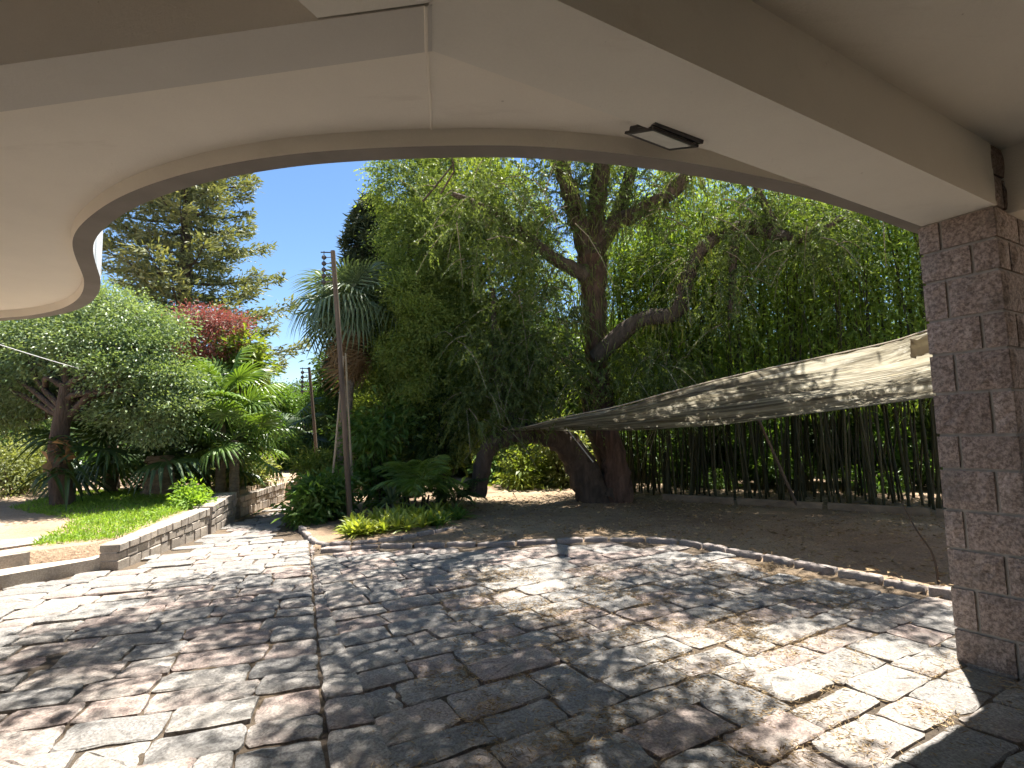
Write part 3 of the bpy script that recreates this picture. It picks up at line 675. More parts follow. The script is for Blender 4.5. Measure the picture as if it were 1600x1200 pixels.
# ---- 1. gnarled main tree on the parking earth: two trunks, an arching low limb, drooping feathery foliage
r_ = np.random.default_rng(11)
mbase = at_z(965, 786); Yt = mbase[1]
mt = thing('gnarled_tree', 'old gnarled tree with reddish twin trunk, arching low limb and hanging feathery foliage', 'tree', mbase)
def PX(px, py, Y): return at_y(px, py, Y)
tb = MB()
tube(tb, [mbase-np.array([0, 0, .15]), PX(962, 735, Yt), PX(948, 670, Yt), PX(938, 600, Yt-.1), PX(930, 520, Yt-.2), PX(927, 450, Yt-.3), PX(925, 400, Yt-.4)], [.36, .27, .24, .20, .24, .27, .33], 14, 40, .11, r_=r_)
tb.obj('trunk', M['bark_red'], mt, mbase, True)
tb = MB()
tube(tb, [PX(934, 812, 11.7), PX(928, 780, 11.7), PX(914, 742, 11.7), PX(893, 705, 11.6), PX(862, 682, 11.3), PX(820, 676, 11.0), PX(785, 685, 10.8), PX(762, 702, 10.8), PX(752, 740, 10.9), PX(745, 772, 11.0)], [.46, .40, .35, .30, .24, .20, .18, .17, .16, .20], 12, 50, .08, r_=r_)
tube(tb, [at_z(945, 788), PX(950, 730, 12.1), PX(925, 660, 12.2), PX(915, 600, 12.2)], [.30, .22, .18, .12], 9, 14, .07, r_=r_)
tb.obj('arching_limb', M['bark'], mt, mbase, True)
lb = MB(); F0 = PX(925, 405, Yt-.4); LIMBS = [
 [F0, PX(905, 350, 10.8), PX(890, 300, 10.2), PX(870, 240, 9.5), PX(820, 120, 8.5)],
 [F0, PX(930, 340, 10.8), PX(938, 280, 10.3), PX(942, 220, 9.8), PX(960, 60, 9.0)],
 [F0, PX(955, 355, 10.8), PX(1010, 325, 10.2), PX(1060, 290, 9.6), PX(1120, 200, 9.0), PX(1230, 120, 8.6)],
 [F0, PX(970, 320, 11), PX(985, 270, 10.8), PX(1000, 200, 10.6)],
 [PX(915, 430, 10.9), PX(860, 400, 10.6), PX(800, 350, 10), PX(770, 330, 9.6), PX(700, 300, 9.2)],
 [PX(930, 560, 11.1), PX(1000, 500, 10.6), PX(1055, 490, 10.2), PX(1075, 430, 10), PX(1100, 385, 9.8), PX(1150, 355, 9.6), PX(1210, 365, 9.5), PX(1260, 372, 9.3), PX(1330, 330, 9.0)],
 [PX(1150, 355, 9.6), PX(1145, 420, 9.6), PX(1140, 500, 9.7)],
 [PX(1215, 362, 9.5), PX(1200, 330, 9.3), PX(1180, 290, 9.0)],
 [PX(820, 676, 11), PX(790, 640, 11), PX(775, 560, 11), PX(770, 450, 10.8)]]
RADS = [[.26, .2, .17, .14, .06], [.24, .19, .17, .14, .07], [.22, .17, .15, .13, .09, .05], [.18, .14, .12, .07], [.16, .12, .1, .08, .04], [.17, .15, .14, .13, .12, .13, .11, .09, .05], [.10, .07, .03], [.09, .07, .04], [.12, .1, .08, .04]]
for pth, rad in zip(LIMBS, RADS): tube(lb, pth, rad, 9, 26, .10, r_=r_)
# high limbs reaching out over the paving
HI = []
for px, py in ((90, 1010), (230, 985), (370, 965), (470, 935), (50, 1075), (420, 1010), (560, 960), (640, 920), (720, 960), (600, 1020), (700, 1040), (800, 1010), (560, 1100), (680, 1130), (800, 1090), (900, 1150), (760, 1180), (960, 1080), (700, 890), (560, 890), (1060, 900), (1180, 920), (1300, 945), (1400, 960), (980, 935), (1120, 950), (1330, 925), (620, 1180), (330, 920), (900, 1010), (1080, 1180)):
    h_ = r_.uniform(6.2, 8.2); HI.append(at_z(px, py)+h_/math.tan(R(SUN_EL))*np.array([math.sin(R(SUN_AZ)), math.cos(R(SUN_AZ)), 0])+np.array([0, 0, h_]))
for k in range(16): HI.append(np.array([r_.uniform(-1, 6.5), r_.uniform(8.6, 12.5), r_.uniform(7.4, 9)]))
hub = np.array([1.4, 11.0, 8.4]); tube(lb, [PX(942, 220, 9.8), hub], [.12, .10], 8, 8)
hubs = [hub, PX(820, 120, 8.5), PX(960, 60, 9.0), PX(1230, 120, 8.6), PX(700, 300, 9.2)]
for h_ in HI:
    st_ = min(hubs, key=lambda q: np.linalg.norm(q-h_)); limb(lb, st_+r_.normal(size=3)*.25, h_, .02, .007, .5, 5, r_, .1)
lb.obj('limbs', M['bark'], mt, mbase, True)
# hanging sprays
S_, D_ = [], []
def along(pth, n, spread, t0=.15):
    c = crom(np.array(pth), 60); k = r_.integers(int(60*t0), 60, n); return c[k]+r_.normal(size=(n, 3))*spread
for pth, n, sp in ((LIMBS[0], 170, .35), (LIMBS[1], 100, .3), (LIMBS[2], 240, .4), (LIMBS[3], 120, .4), (LIMBS[4], 420, .5), (LIMBS[5], 260, .34), (LIMBS[6], 90, .2), (LIMBS[7], 90, .3), (LIMBS[8], 380, .45)):
    p_ = along(pth, n, sp, .3); S_.append(p_); D_.append(nrm(r_.normal(size=(n, 3))*np.array([1, 1, .3])+np.array([0, 0, .1])))
for c, rad, n in (PB(850, 490, 10.8, .7, 170), PB(1010, 580, 11, 1.0, 200, rz=.8), PB(860, 590, 11, .9, 260), PB(1060, 600, 11, .8, 120), PB(800, 560, 11, .8, 260), PB(1010, 430, 12.3, .8, 130), PB(760, 640, 11, .7, 200), PB(1290, 370, 9, .5, 60)):
    p_ = np.asarray(c)+ball(n, r_)*np.asarray(rad); S_.append(p_); D_.append(nrm(r_.normal(size=(n, 3))*np.array([1, 1, .3])))
S_ = np.concatenate(S_); D_ = np.concatenate(D_); cb = MB(); tw = MB()
sprays(cb, S_, D_, .50, .85, 32, .065, .028, r_, tw=(tw, 6)); tag(tw.obj('twigs', M['bark_pale'], mt, mbase, True), kind='stuff')
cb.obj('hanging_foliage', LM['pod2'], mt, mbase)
# the overhead crown, sparse, dapples the paving
cb = MB(); blobs = [(h_, (.62, .62, .4), 40) for h_ in HI]
C_, O_ = blob_clumps(blobs, r_, .3); clumps(cb, C_, O_, 24, .17, .12, .040, .3, .7, .5, r_); cb.obj('crown', LM['pod'], mt, mbase)
cb = MB()                                                    # epiphytes hanging from bark
for pth, n in ((LIMBS[0], 260), (LIMBS[1], 260), (LIMBS[2], 320), (LIMBS[5], 420), (LIMBS[4], 150), ([PX(930, 520, Yt-.2), PX(927, 450, Yt-.3), F0], 1500), ([PX(905, 470, 11), PX(900, 520, 11)], 200)):
    c = crom(np.array(pth), 60)[r_.integers(0, 45, n)]+r_.normal(size=(n, 3))*.13
    leaves(cb, c, np.array([0, 0, -1.])+r_.normal(size=(n, 3))*.28, r_.uniform(.12, .42, n), .018, r_.random(n), .1, .1, r_)
cb.obj('epiphytes', LM['lichen'], mt, mbase)

# ---- 2. tall feathery tree in the middle
r_ = np.random.default_rng(12); b2 = at_y(645, 772, 13.2); b2[2] = 0
ft = thing('feathery_tree', 'tall dense feathery tree with lime lit tips behind the planted bed', 'tree', b2)
tb = MB(); tube(tb, [b2-np.array([0, 0, .1]), at_y(640, 690, 13.2), at_y(655, 560, 13.1), at_y(690, 380, 13), at_y(720, 200, 13)], [.26, .2, .18, .14, .08], 10, 24, .07, r_=r_); tb.obj('trunk', M['bark'], ft, b2, True)
blobs = [PB(640, 290, 12.6, 1.0, 230), PB(720, 290, 12.2, 1.2, 280), PB(790, 330, 12.4, 1.0, 200), PB(690, 390, 12, 1.3, 330), PB(640, 380, 12.4, .7, 130), PB(760, 440, 12, 1.2, 270), PB(660, 480, 11.8, 1.0, 250), PB(610, 520, 12, .65, 130), PB(730, 540, 12, 1.2, 300), PB(640, 570, 12, .9, 220), PB(590, 620, 12.4, .7, 140), PB(700, 640, 12, 1.0, 230), PB(840, 420, 12.6, .8, 130), PB(620, 660, 12.6, .6, 90), PB(700, 180, 12.6, 1.4, 180)]
C_, O_ = blob_clumps(blobs, r_, .55); lb = MB()
for c, rad, n in blobs: limb(lb, at_y(660+r_.normal()*10, r_.uniform(300, 560), 13.1), c, .07, .02, .3, 6, r_)
lb.obj('limbs', M['bark'], ft, b2, True)
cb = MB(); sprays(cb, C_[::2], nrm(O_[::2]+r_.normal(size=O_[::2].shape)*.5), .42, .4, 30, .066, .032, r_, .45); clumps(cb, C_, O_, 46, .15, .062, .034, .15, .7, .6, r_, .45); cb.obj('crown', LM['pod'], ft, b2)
C_, O_ = blob_clumps([PB(635, 455, 10.8, .45, 60), PB(660, 500, 10.8, .5, 70), PB(620, 545, 10.9, .4, 44), PB(690, 330, 10.9, .6, 70), PB(740, 290, 10.9, .5, 50), PB(655, 590, 10.9, .4, 40)], r_, .3); cb = MB(); clumps(cb, C_, O_, 34, .12, .065, .034, .1, .7, .6, r_, .3); cb.obj('sunlit_tint_clumps', LM['lime'], ft, b2)  # sunlit look of these clumps is put into the lime leaf colour

# ---- 3. dark conifers behind the palm
def conifer(name, label, base, height, rad, mat, leafL, leafW, nbr, nl, droop, seed, bark='bark', start=.12, tipup=.25, bare=.0, group=None, pw=.8):
    r_ = np.random.default_rng(seed); base = np.asarray(base, float); t_ = thing(name, label, 'tree', base, group)
    tb = MB(); tube(tb, [base-np.array([0, 0, .1]), base+np.array([.05, 0, height*.5]), base+np.array([0, 0, height])], [height*.020+.05, height*.013+.02, .02], 9, 16, .05, r_=r_); tb.obj('trunk', M[bark], t_, base, True)
    lb = MB(); cb = MB()
    for k in range(nbr):
        f = start+(1-start)*(k/nbr)**.9; z = f*height; L = rad*((1-f)**pw)*r_.uniform(.7, 1.15)+.25; az = k*2.399+r_.normal()*.3
        d = np.array([math.cos(az), math.sin(az), 0]); t = np.linspace(0, 1, 7)
        P = base+np.array([0, 0, z])+d*(L*t)[:, None]; P[:, 2] += -droop*L*t*(1-.2*t)+tipup*L*t**3
        tube(lb, P, [.02+L*.014, .01], 5, 8, cap=False)
        m_ = int(nl*L); tt = bare+(1-bare)*r_.random(m_)**.75; idx = np.clip((tt*6).astype(int), 0, 5)
        p = P[idx]+(P[idx+1]-P[idx])*(tt*6-idx)[:, None]; sd = np.array([-d[1], d[0], 0])
        sw = r_.normal(size=m_)*L*.22*(1.05-tt*.75); p = p+sd*sw[:, None]; p[:, 2] += r_.normal(size=m_)*.10-.12*abs(sw)
        D = d*.7+sd*(np.sign(sw)*.6)[:, None]+r_.normal(size=(m_, 3))*.45+np.array([0, 0, .15-droop*.3])
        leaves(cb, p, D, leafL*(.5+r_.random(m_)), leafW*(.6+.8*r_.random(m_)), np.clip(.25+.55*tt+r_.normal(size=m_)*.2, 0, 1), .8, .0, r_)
    lb.obj('limbs', M[bark], t_, base, True); cb.obj('crown', LM[mat], t_, base); return t_
bb = at_y(278, 700, 20); bb[2] = .6
conifer('spruce_tree', 'big olive green conifer with layered branches standing against the blue sky', bb, 15.5, 4.4, 'spruce', .24, .07, 130, 130, .12, 31, start=.2, tipup=.22, bare=.12, pw=.62)
bb = at_y(583, 700, 19); bb[2] = 0
conifer('cypress_tree', 'dark hanging conifer rising behind the shaggy fan palm', bb, 10.2, 1.9, 'cyp', .22, .06, 110, 300, .5, 32, tipup=.05, pw=.45, start=.42)
bb = at_y(690, 700, 21); bb[2] = 0
conifer('dark_conifer', 'dark conifer filling the gap behind the feathery tree', bb, 11, 3.0, 'cyp', .24, .06, 110, 240, .3, 33, tipup=.05, pw=.5)

# ---- 4. left: small-leaved tree over the terrace
base = at_y(97, 795, 9.6); base[2] = gz(base[0], base[1])
tree('small_leaved_tree', 'spreading small leaved grey green tree with bare lower trunk on the terrace', 'tree', base, at_y(105, 600, 9.5), .17,
     [PB(px_, py_, Y_, r__, int(95*r__**1.7), rz=r__*.62) for px_, py_, Y_, r__ in ((160, 470, 10.2, .55), (200, 500, 10, .6), (120, 500, 10.4, .7), (60, 520, 10.4, .7), (0, 545, 10.4, .8), (-70, 560, 10.5, 1.0), (150, 540, 9.8, .7), (225, 545, 9.9, .55), (90, 560, 10, .7), (30, 590, 10.2, .7), (-40, 620, 10.4, .8), (180, 585, 9.7, .65), (255, 590, 9.8, .5), (120, 610, 10.3, .5), (225, 625, 9.7, .5), (275, 640, 9.7, .42), (190, 650, 9.9, .4), (240, 668, 9.7, .36), (10, 650, 10.3, .55), (285, 600, 10, .32), (250, 510, 10.2, .4), (60, 625, 10.2, .4))],
     'silver', 120, .19, .060, .032, 'bark', seed=41, twigs=.3, droop=.1, flat=.5, shell=.35)
# red shrub tree, yellow green shrub tree
base = at_y(325, 765, 12.2); base[2] = .48
tree('red_leaved_tree', 'thin tree with dusty red leaves in front of the conifer', 'tree', base, at_y(325, 600, 12.2), .06, [PB(315, 497, 12.2, .62, 60, rz=.28), PB(352, 508, 12.2, .55, 50, rz=.25), PB(302, 540, 12.2, .42, 34, rz=.2), PB(342, 545, 12.2, .5, 44, rz=.25)], 'red', 26, .13, .08, .03, 'bark_pale', seed=42, twigs=.5)
base = at_y(378, 762, 12.4); base[2] = .48
tree('broadleaf_tree', 'small tree with shiny yellow green leaves above the fan palm', 'tree', base, at_y(376, 600, 12.4), .05, [PB(378, 552, 12.4, .38, 26), PB(392, 580, 12.4, .32, 20), PB(352, 585, 12.4, .35, 20)], 'lime', 26, .16, .19, .07, 'bark_pale', seed=43, twigs=.5)
# fan palms on the terrace
def base_at(px, Y): 
    p = at_y(px, 760, Y); p[2] = gz(p[0], p[1]); return p
palm('fan_palm', 'bright leafed fan palm below the red leaved tree, leaves folded and glossy', base_at(345, 11.2), at_y(345, 628, 11.2), FAN['palm'], 17, 65, -35, .95, .09, seed=51)
palm('fan_palm', 'lower bright fan palm beside the retaining wall with leaves reaching over it', base_at(368, 10.9), at_y(366, 688, 10.9), FAN['palm'], 15, 60, -35, .85, .09, seed=52)
palm('fan_palm', 'stout dark fan palm with long radiating leaf stalks under the small leaved tree', base_at(250, 10.8), at_y(250, 712, 10.8), FAN['palmd'], 20, 75, -10, 1.35, .26, seed=53)
palm('fan_palm', 'dark fan palm drooping behind the bare trunk on the terrace', base_at(175, 11.3), at_y(175, 690, 11.3), FAN['palmd'], 16, 55, -45, 1.2, .12, seed=54)
palm('fan_palm', 'young dark fan palm low among the shrubs behind the stepped pier', base_at(320, 12), at_y(320, 722, 12), FAN['palmd'], 14, 60, -30, 1.0, .1, seed=55)
bp_ = base_at(438, 18); palm('fan_palm', 'distant short palm with a dark trunk at the end of the drive', bp_, at_y(438, 672, 18), FAN['palmd'], 18, 40, -40, 1.25, .2, seed=56)
# shaggy tall palm behind the poles
pb = at_y(527, 772, 11.4); pb[2] = 0; ph = at_y(548, 478, 11.4)
tp = palm('shaggy_palm', 'tall fan palm with grey green drooping leaves and a brown skirt of dead ones', pb, ph, FANT['palmg'], 26, 75, -45, .95, .13, seed=57, mid=at_y(541, 640, 11.4))
r_ = np.random.default_rng(58)
for k in range(16): place_leaf(FANT['dead'][k % 2], 'dead_leaf', tp, ph-pb-np.array([0, 0, .2+.045*k]), k*2.4, R(-60-r_.uniform(0, 18)), r_.uniform(.75, 1.0), r_.normal()*.3)
# staghorn fern and leafy plant on the bare trunk
fb_ = at_y(98, 728, 9.3); r_ = np.random.default_rng(59)
def rosette(name, label, cat, base, n, L, W, mat, el0, el1, droop, seed, group=None, seg=5, sc2=1.0, kind=None):
    r_ = np.random.default_rng(seed); b = MB(); base = np.asarray(base, float)
    for k in range(n):
        az = k*2.399+r_.normal()*.25; e = R(el0+(el1-el0)*k/n+r_.normal()*6); ln = L*r_.uniform(.7, 1.15); t = np.linspace(0, 1, seg+1)
        d = np.array([math.cos(az), math.sin(az), 0]); sd = np.array([-d[1], d[0], 0]); p = d*(ln*t*math.cos(e))[:, None]; p[:, 2] = ln*t*math.sin(e)-droop*ln*t**2.2
        wd = W*np.array([np.interp(x, [0, .25, .6, 1], [.6, 1, .85, .05]) for x in t])[:, None]
        V = np.vstack([p-sd*wd*.5+np.array([0, 0, .2])*wd, p, p+sd*wd*.5+np.array([0, 0, .2])*wd]); i = np.arange(seg); m_ = seg+1
        b.add(V, np.vstack([np.stack([i, i+1, i+m_+1, i+m_], -1), np.stack([i+m_, i+m_+1, i+2*m_+1, i+2*m_], -1)]), np.clip(r_.normal(.5, .25), 0, 1))
    return b
fern = thing('staghorn_fern', 'dark strap leaved fern clinging to the bare trunk', 'fern', fb_)
for k in range(5):
    o = rosette('', '', '', fb_, 7, .62, .07, 'palmd', 40, -30, .7, 60+k).obj('leaf_tuft', LM['palmd'], fern); o.location = (r_.normal()*.16, -.12+r_.normal()*.1, r_.normal()*.2)
b = MB(); C_ = np.zeros((14, 3))+r_.normal(size=(14, 3))*np.array([.1, .08, .1])+np.array([.02, -.1, .28]); leaves(b, C_, r_.normal(size=(14, 3)), .22, .14, r_.random(14), .2); b.obj('dead_shield_leaves', LM['dead'], fern)

# ---- shrubs
def shrub(name, label, px, py, Y, r, leaf, L, W, per=40, n=60, seed=1, base_z=None, group=None, ry=None, rz=None, crad=.13, cat='shrub', lobes=5):
    r_ = np.random.default_rng(seed); c = at_y(px, py, Y); base = c.copy(); base[2] = gz(c[0], c[1]) if base_z is None else base_z
    rz = rz or r; t_ = thing(name, label, cat, base, group); bl = []
    for k in range(lobes): bl.append((c+r_.normal(size=3)*np.array([r, r, rz])*.42, (r*.6, (ry or r)*.6, rz*.6), n//lobes))
    C_, O_ = blob_clumps(bl, r_, .5); C_[:, 2] = np.maximum(C_[:, 2], base[2]+.04)
    sb = MB()
    for k in range(0, len(C_), 4): tube(sb, [base+r_.normal(size=3)*np.array([.06, .06, 0]), (base+C_[k])/2+r_.normal(size=3)*.05, C_[k]], [.014, .005], 4, 5, cap=False)
    sb.obj('stems', M['bark'], t_, base, True); cb = MB(); clumps(cb, C_, O_, per, crad, L, W, .15, .7, .7, r_); cb.obj('foliage', LM[leaf], t_, base); return t_
shrub('shrub', 'pale olive bushy shrub at the edge of the terrace', 25, 735, 11.5, .75, 'pale', .10, .035, 60, 90, 71, crad=.2)
shrub('shrub', 'loose yellowish shrub just behind the stepped wall pier', 385, 740, 12.6, .42, 'pale', .12, .05, 40, 50, 72)
shrub('shrub', 'small bright green bush sprouting at the top of the retaining wall', 300, 776, 9.3, .24, 'grass', .09, .05, 36, 40, 73, rz=.17, crad=.09)
shrub('shrub', 'lime green mounded bush at the corner of the planted bed', 492, 738, 11.2, .45, 'lime', .085, .032, 50, 80, 74, crad=.12)
shrub('shrub', 'broad leaved dark green shrub at the foot of the leaning poles', 487, 790, 9.7, .33, 'green', .16, .06, 26, 60, 75, crad=.12)
shrub('shrub', 'leafy green shrub between the old pole and the palm trunk', 520, 778, 10.0, .33, 'green', .14, .05, 26, 60, 76, crad=.12)
shrub('shrub', 'dark glossy shrub behind the arching cane palm', 600, 715, 11.4, .65, 'green', .17, .065, 34, 90, 77, crad=.2)
shrub('shrub', 'tall dark leaved shrub left of the arching limb', 690, 700, 11.6, .75, 'dark', .17, .06, 40, 100, 78, crad=.2)
shrub('shrub', 'sunlit big leaved bush seen through the arch of the low limb', 830, 715, 16.5, 1.0, 'green', .26, .11, 34, 90, 79, crad=.28)
shrub('shrub', 'pale flowering bush beyond the arch beside the trunk', 880, 722, 15.2, .75, 'pale', .20, .08, 30, 70, 80, crad=.22)
shrub('shrub', 'low sunlit bush on the ground beyond the arch', 805, 742, 15.0, .6, 'lime', .2, .08, 30, 50, 81, crad=.2)
for k, (px, py, Y, r, lf) in enumerate(((60, 715, 15, 1.3, 'dark'), (190, 725, 15, 1.2, 'green'), (290, 735, 14.5, .9, 'dark'), (410, 715, 17, 1.0, 'green'), (465, 735, 19, .9, 'dark'), (130, 760, 14, .5, 'green'), (345, 742, 14, .8, 'dark'))):
    shrub('shrub', 'dark leaved shrub in the undergrowth behind the terrace palms' if lf == 'dark' else 'fresh green shrub in the undergrowth behind the terrace palms', px, py, Y, r, lf, .17, .065, 40, 110, 90+k, group='dark undergrowth shrubs' if lf == 'dark' else 'green undergrowth shrubs', crad=.25)

# ---- planted bed in the middle
base = at_z(650, 806); base[2] = .02
t_ = thing('cane_palm', 'feathery cane palm arching over the planted bed', 'palm', base); r_ = np.random.default_rng(61)
b = MB()
for k in range(7): a = r_.normal(size=2)*.12; tube(b, [(a[0], a[1], -.05), (a[0]*1.6, a[1]*1.6, .35)], [.03, .02], 6, 3)
b.obj('canes', M['culm'], t_)
for k in range(20): place_leaf(FEA['palm'][k % 3], 'frond', t_, np.append(r_.normal(size=2)*.16, .32), k*2.4, R(r_.uniform(15, 60)), r_.uniform(.7, 1.05))
b_ = at_z(612, 812); o = rosette('', '', '', b_, 34, .62, .045, 'pale', 85, -5, .35, 62).obj('dracaena', LM['palmg']); o.location = b_+np.array([0, 0, .28])
tag(o, 'spiky grey green dracaena in front of the cane palm', 'plant')
b = MB(); tube(b, [(0, 0, -.3), (0, 0, .02)], [.03, .025], 6, 2); b.obj('stem', M['bark'], o)
b_ = at_z(712, 800); b_[2] = .02; t_ = thing('dark_cycad', 'dark feathered low cycad at the end of the bromeliad row', 'plant', b_); r_ = np.random.default_rng(63)
for k in range(18): place_leaf(FEA['palmd'][k % 3], 'frond', t_, (0, 0, .12), k*2.4, R(r_.uniform(10, 65)), r_.uniform(.5, .75))
BR = []
for k in range(4): BR.append(rosette('', '', '', (0, 0, 0), 18, .27, .038, 'brom', 80, 15, .30, 64+k).mesh('bromeliad', LM['brom']))
BG = [rosette('', '', '', (0, 0, 0), 18, .27, .03, 'green', 82, 20, .4, 69+k).mesh('bromeliad', LM['green']) for k in range(2)]
r_ = np.random.default_rng(65)
for k in range(58):
    f = r_.random(); px = 545+180*f; py = np.interp(px, [545, 600, 720], [842, 838, 820])-r_.uniform(0, 1)**1.4*24; p = at_z(px, py); gr = px > 672 and r_.random() < .75
    o = bpy.data.objects.new('bromeliad', (BG[k % 2] if gr else BR[k % 4])); link(o); o.location = (p[0], p[1], .03); o.rotation_euler = (r_.normal()*.1, r_.normal()*.1, r_.uniform(0, 6.28)); s_ = r_.uniform(1.15, 1.8); o.scale = (s_,)*3
    tag(o, 'dark green strap leaved plant at the shaded end of the bromeliad row' if gr else 'yellow green bromeliad rosette in the row edging the planted bed', 'plant', 'green strap leaved plants in the bed' if gr else 'yellow green bromeliads in the bed')

# ---- bamboo grove on the right
r_ = np.random.default_rng(21); protos = []
for v in range(7):
    h_ = r_.uniform(6.2, 8.2); b = MB(); ln = r_.normal(size=2)*.25; bow = r_.normal(size=2)*.25
    nodes = np.arange(.22, h_*.85, .28); zs = np.sort(np.concatenate([[-.05, h_], nodes-.014, nodes, nodes+.014])); f_z = np.clip(zs/h_, 0, 1)
    path = np.c_[ln[0]*f_z+bow[0]*f_z**2.5, ln[1]*f_z+bow[1]*f_z**2.5, zs]; tn_ = r_.random(); rr_ = np.interp(f_z, [0, .5, 1], [.022, .018, .005]); rr_[np.isin(zs, nodes)] *= 1.2
    tube(b, path, rr_, 7, len(zs), 0, tn_)
    cb = MB(); nl = 430; zz = 2.2+(h_-2.1)*r_.random(nl)**.8; P = np.c_[np.interp(zz, zs, path[:, 0]), np.interp(zz, zs, path[:, 1]), zz]; br = r_.normal(size=(nl, 3))*np.array([.42, .42, .2]); P = P+br
    leaves(cb, P, nrm(br)+r_.normal(size=(nl, 3))*.5+np.array([0, 0, -.55]), r_.uniform(.12, .24, nl), r_.uniform(.024, .040, nl), np.clip(r_.normal(.5, .28, nl), 0, 1), .8, .2, r_)
    o = bpy.data.objects.new('bamboo_stalk', b.mesh('culm', M['culm'], smooth=True)); tag(o, 'slender green bamboo stalk in the dense grove behind the shade cloth', 'bamboo', 'bamboo stalks of the grove')
    f_ = bpy.data.objects.new('foliage', cb.mesh('bamboo_foliage', LM['bamboo'])); protos.append((o, f_))
G0 = np.array([1.9, 12.9]); G1 = np.array([8.9, 8.35]); gd = nrm(G1-G0); gn = np.array([-gd[1], gd[0]])
if gn[1] < 0: gn = -gn
spots = []
Lg = np.linalg.norm(G1-G0)
for k in range(260):
    dpt = r_.uniform(0, 1)**1.5*2.8; spots.append(G0+gd*Lg*r_.uniform(0, 1)+gn*(.12+dpt))
for k, s_ in enumerate(spots):
    o, f_ = protos[k % 7]
    c = o if k < 7 else o.copy(); link(c); c.location = (s_[0], s_[1], 0); c.rotation_euler = (r_.normal()*.05, r_.normal()*.05, r_.uniform(0, 6.28)); q_ = r_.uniform(.8, 1.15); c.scale = (q_, q_, r_.uniform(.85, 1.1))
    d = f_ if k < 7 else f_.copy(); link(d, c)
# timber edging and a stick
te = thing('timber_edging', 'old timber boards laid along the foot of the bamboo', 'edging', (5, 10.3, 0))
e0_ = at_z(1035, 784); e1_ = at_z(1475, 812); e1_ = e0_+(e1_-e0_)*1.3
for k in range(4):
    a = e0_+(e1_-e0_)*(k/4+.005); c_ = e0_+(e1_-e0_)*((k+1)/4-.008); u_ = nrm(c_-a); n_ = np.array([-u_[1], u_[0], 0]); b = MB()
    box(b, (a+c_)/2+np.array([0, 0, .085])-np.array([5, 10.3, 0])+n_*r_.normal()*.02, (c_-a)/2, n_*.035, np.array([0, 0, .085])); b.obj('board', M['wood'], te)
b_ = at_z(1467, 915); b = MB(); tube(b, [(0, 0, -.03), (-.03, 0, .25), (-.16, .02, .5), (-.28, .03, .78)], [.011, .009, .007, .003], 5, 14, .05); 
o = b.obj('bare_sapling', M['bark']); o.location = (b_[0], b_[1], .03); tag(o, 'thin bare sapling stick growing by the kerb next to the pillar', 'sapling')

# ---- shade cloth over the parking earth
near = np.array([at_y(786, 674, 10.7), at_y(830, 666, 10.4), at_y(880, 653, 9.8), at_y(960, 637, 9.0), at_y(1050, 613, 8.2), at_y(1150, 588, 7.4), at_y(1300, 556, 6.5), at_y(1390, 536, 6.0), at_y(1445, 519, 5.8), at_y(1600, 470, 5.3)])
far = np.array([at_y(788, 676, 10.9), at_y(850, 671, 11.2), at_y(930, 668, 11.2), at_y(1000, 668, 10.9), at_y(1060, 666, 10.6), at_y(1130, 662, 10.2), at_y(1220, 652, 9.7), at_y(1330, 638, 9.1), at_y(1450, 622, 8.6), at_y(1620, 598, 7.9)])
nu, nv = 110, 60; A = crom(near, nu); B = crom(far, nu); tv = np.linspace(0, 1, nv); r_ = np.random.default_rng(77)
G = A[:, None]+(B-A)[:, None]*tv[None, :, None]
wd = np.linalg.norm(B-A, axis=1)[:, None]; uu = np.linspace(0, 1, nu)[:, None]
fold = np.zeros((nu, nv))
for k in range(34):
    f0 = r_.uniform(.03, .97); slope = r_.normal()*.10; wdt = r_.uniform(.012, .04); fold += r_.uniform(-.08, .08)*np.exp(-((tv[None]-f0-slope*(uu-.5))/wdt)**2)*np.clip(r_.uniform(.4, 1)+.6*np.sin(uu*r_.uniform(3, 9)+r_.uniform(0, 6)), 0, 1.3)
G[..., 2] += fold*np.clip(wd/2, .1, 1)-.10*np.sin(tv*np.pi)[None]*np.clip(wd/3, 0, 1)
G[:, 0, 2] += .012*np.sin(np.arange(nu)*.9)
cl = thing('shade_cloth', 'pale weathered shade cloth sagging from the low limb towards the pillar', 'awning', at_z(1200, 850))
base = np.array(cl.location); b = MB(); i, j = np.meshgrid(np.arange(nu-1), np.arange(nv-1), indexing='ij'); q = i*nv+j
b.add(G.reshape(-1, 3), np.stack([q, q+1, q+nv+1, q+nv], -1).reshape(-1, 4), np.tile(tv, nu)); o = b.obj('cloth', M['cloth'], cl, base, True)
at_ = o.data.attributes.new('along', 'FLOAT', 'POINT'); at_.data.foreach_set('value', np.repeat(np.linspace(0, 1, nu), nv).astype(np.float32))
# torn flap
fl_ = G[92:110, 0:9].copy(); fl_[..., 2] -= .03+.02*r_.random(fl_.shape[:2]); fl_[0, :, 0] += .12*r_.random(9); fl_[:, 8] += r_.normal(size=(18, 3))*.03
b = MB(); i, j = np.meshgrid(np.arange(17), np.arange(8), indexing='ij'); q = i*9+j; b.add(fl_.reshape(-1, 3), np.stack([q, q+1, q+10, q+9], -1).reshape(-1, 4)); b.obj('torn_flap', M['cloth'], cl, base)
b = MB(); tube(b, [at_y(885, 669, 10.6), at_y(927, 722, 10.9)], [.012], 5, 2); tube(b, np.array([at_y(780, 676, 10.8), at_y(800, 673, 10.75)]), [.02], 5, 2); b.obj('tie_rope', M['wire'], cl, base)
b = MB(); tube(b, A+np.array([0, 0, .01]), [.012], 5, 110); b.obj('edge_cord', M['pole_pale'], cl, base)
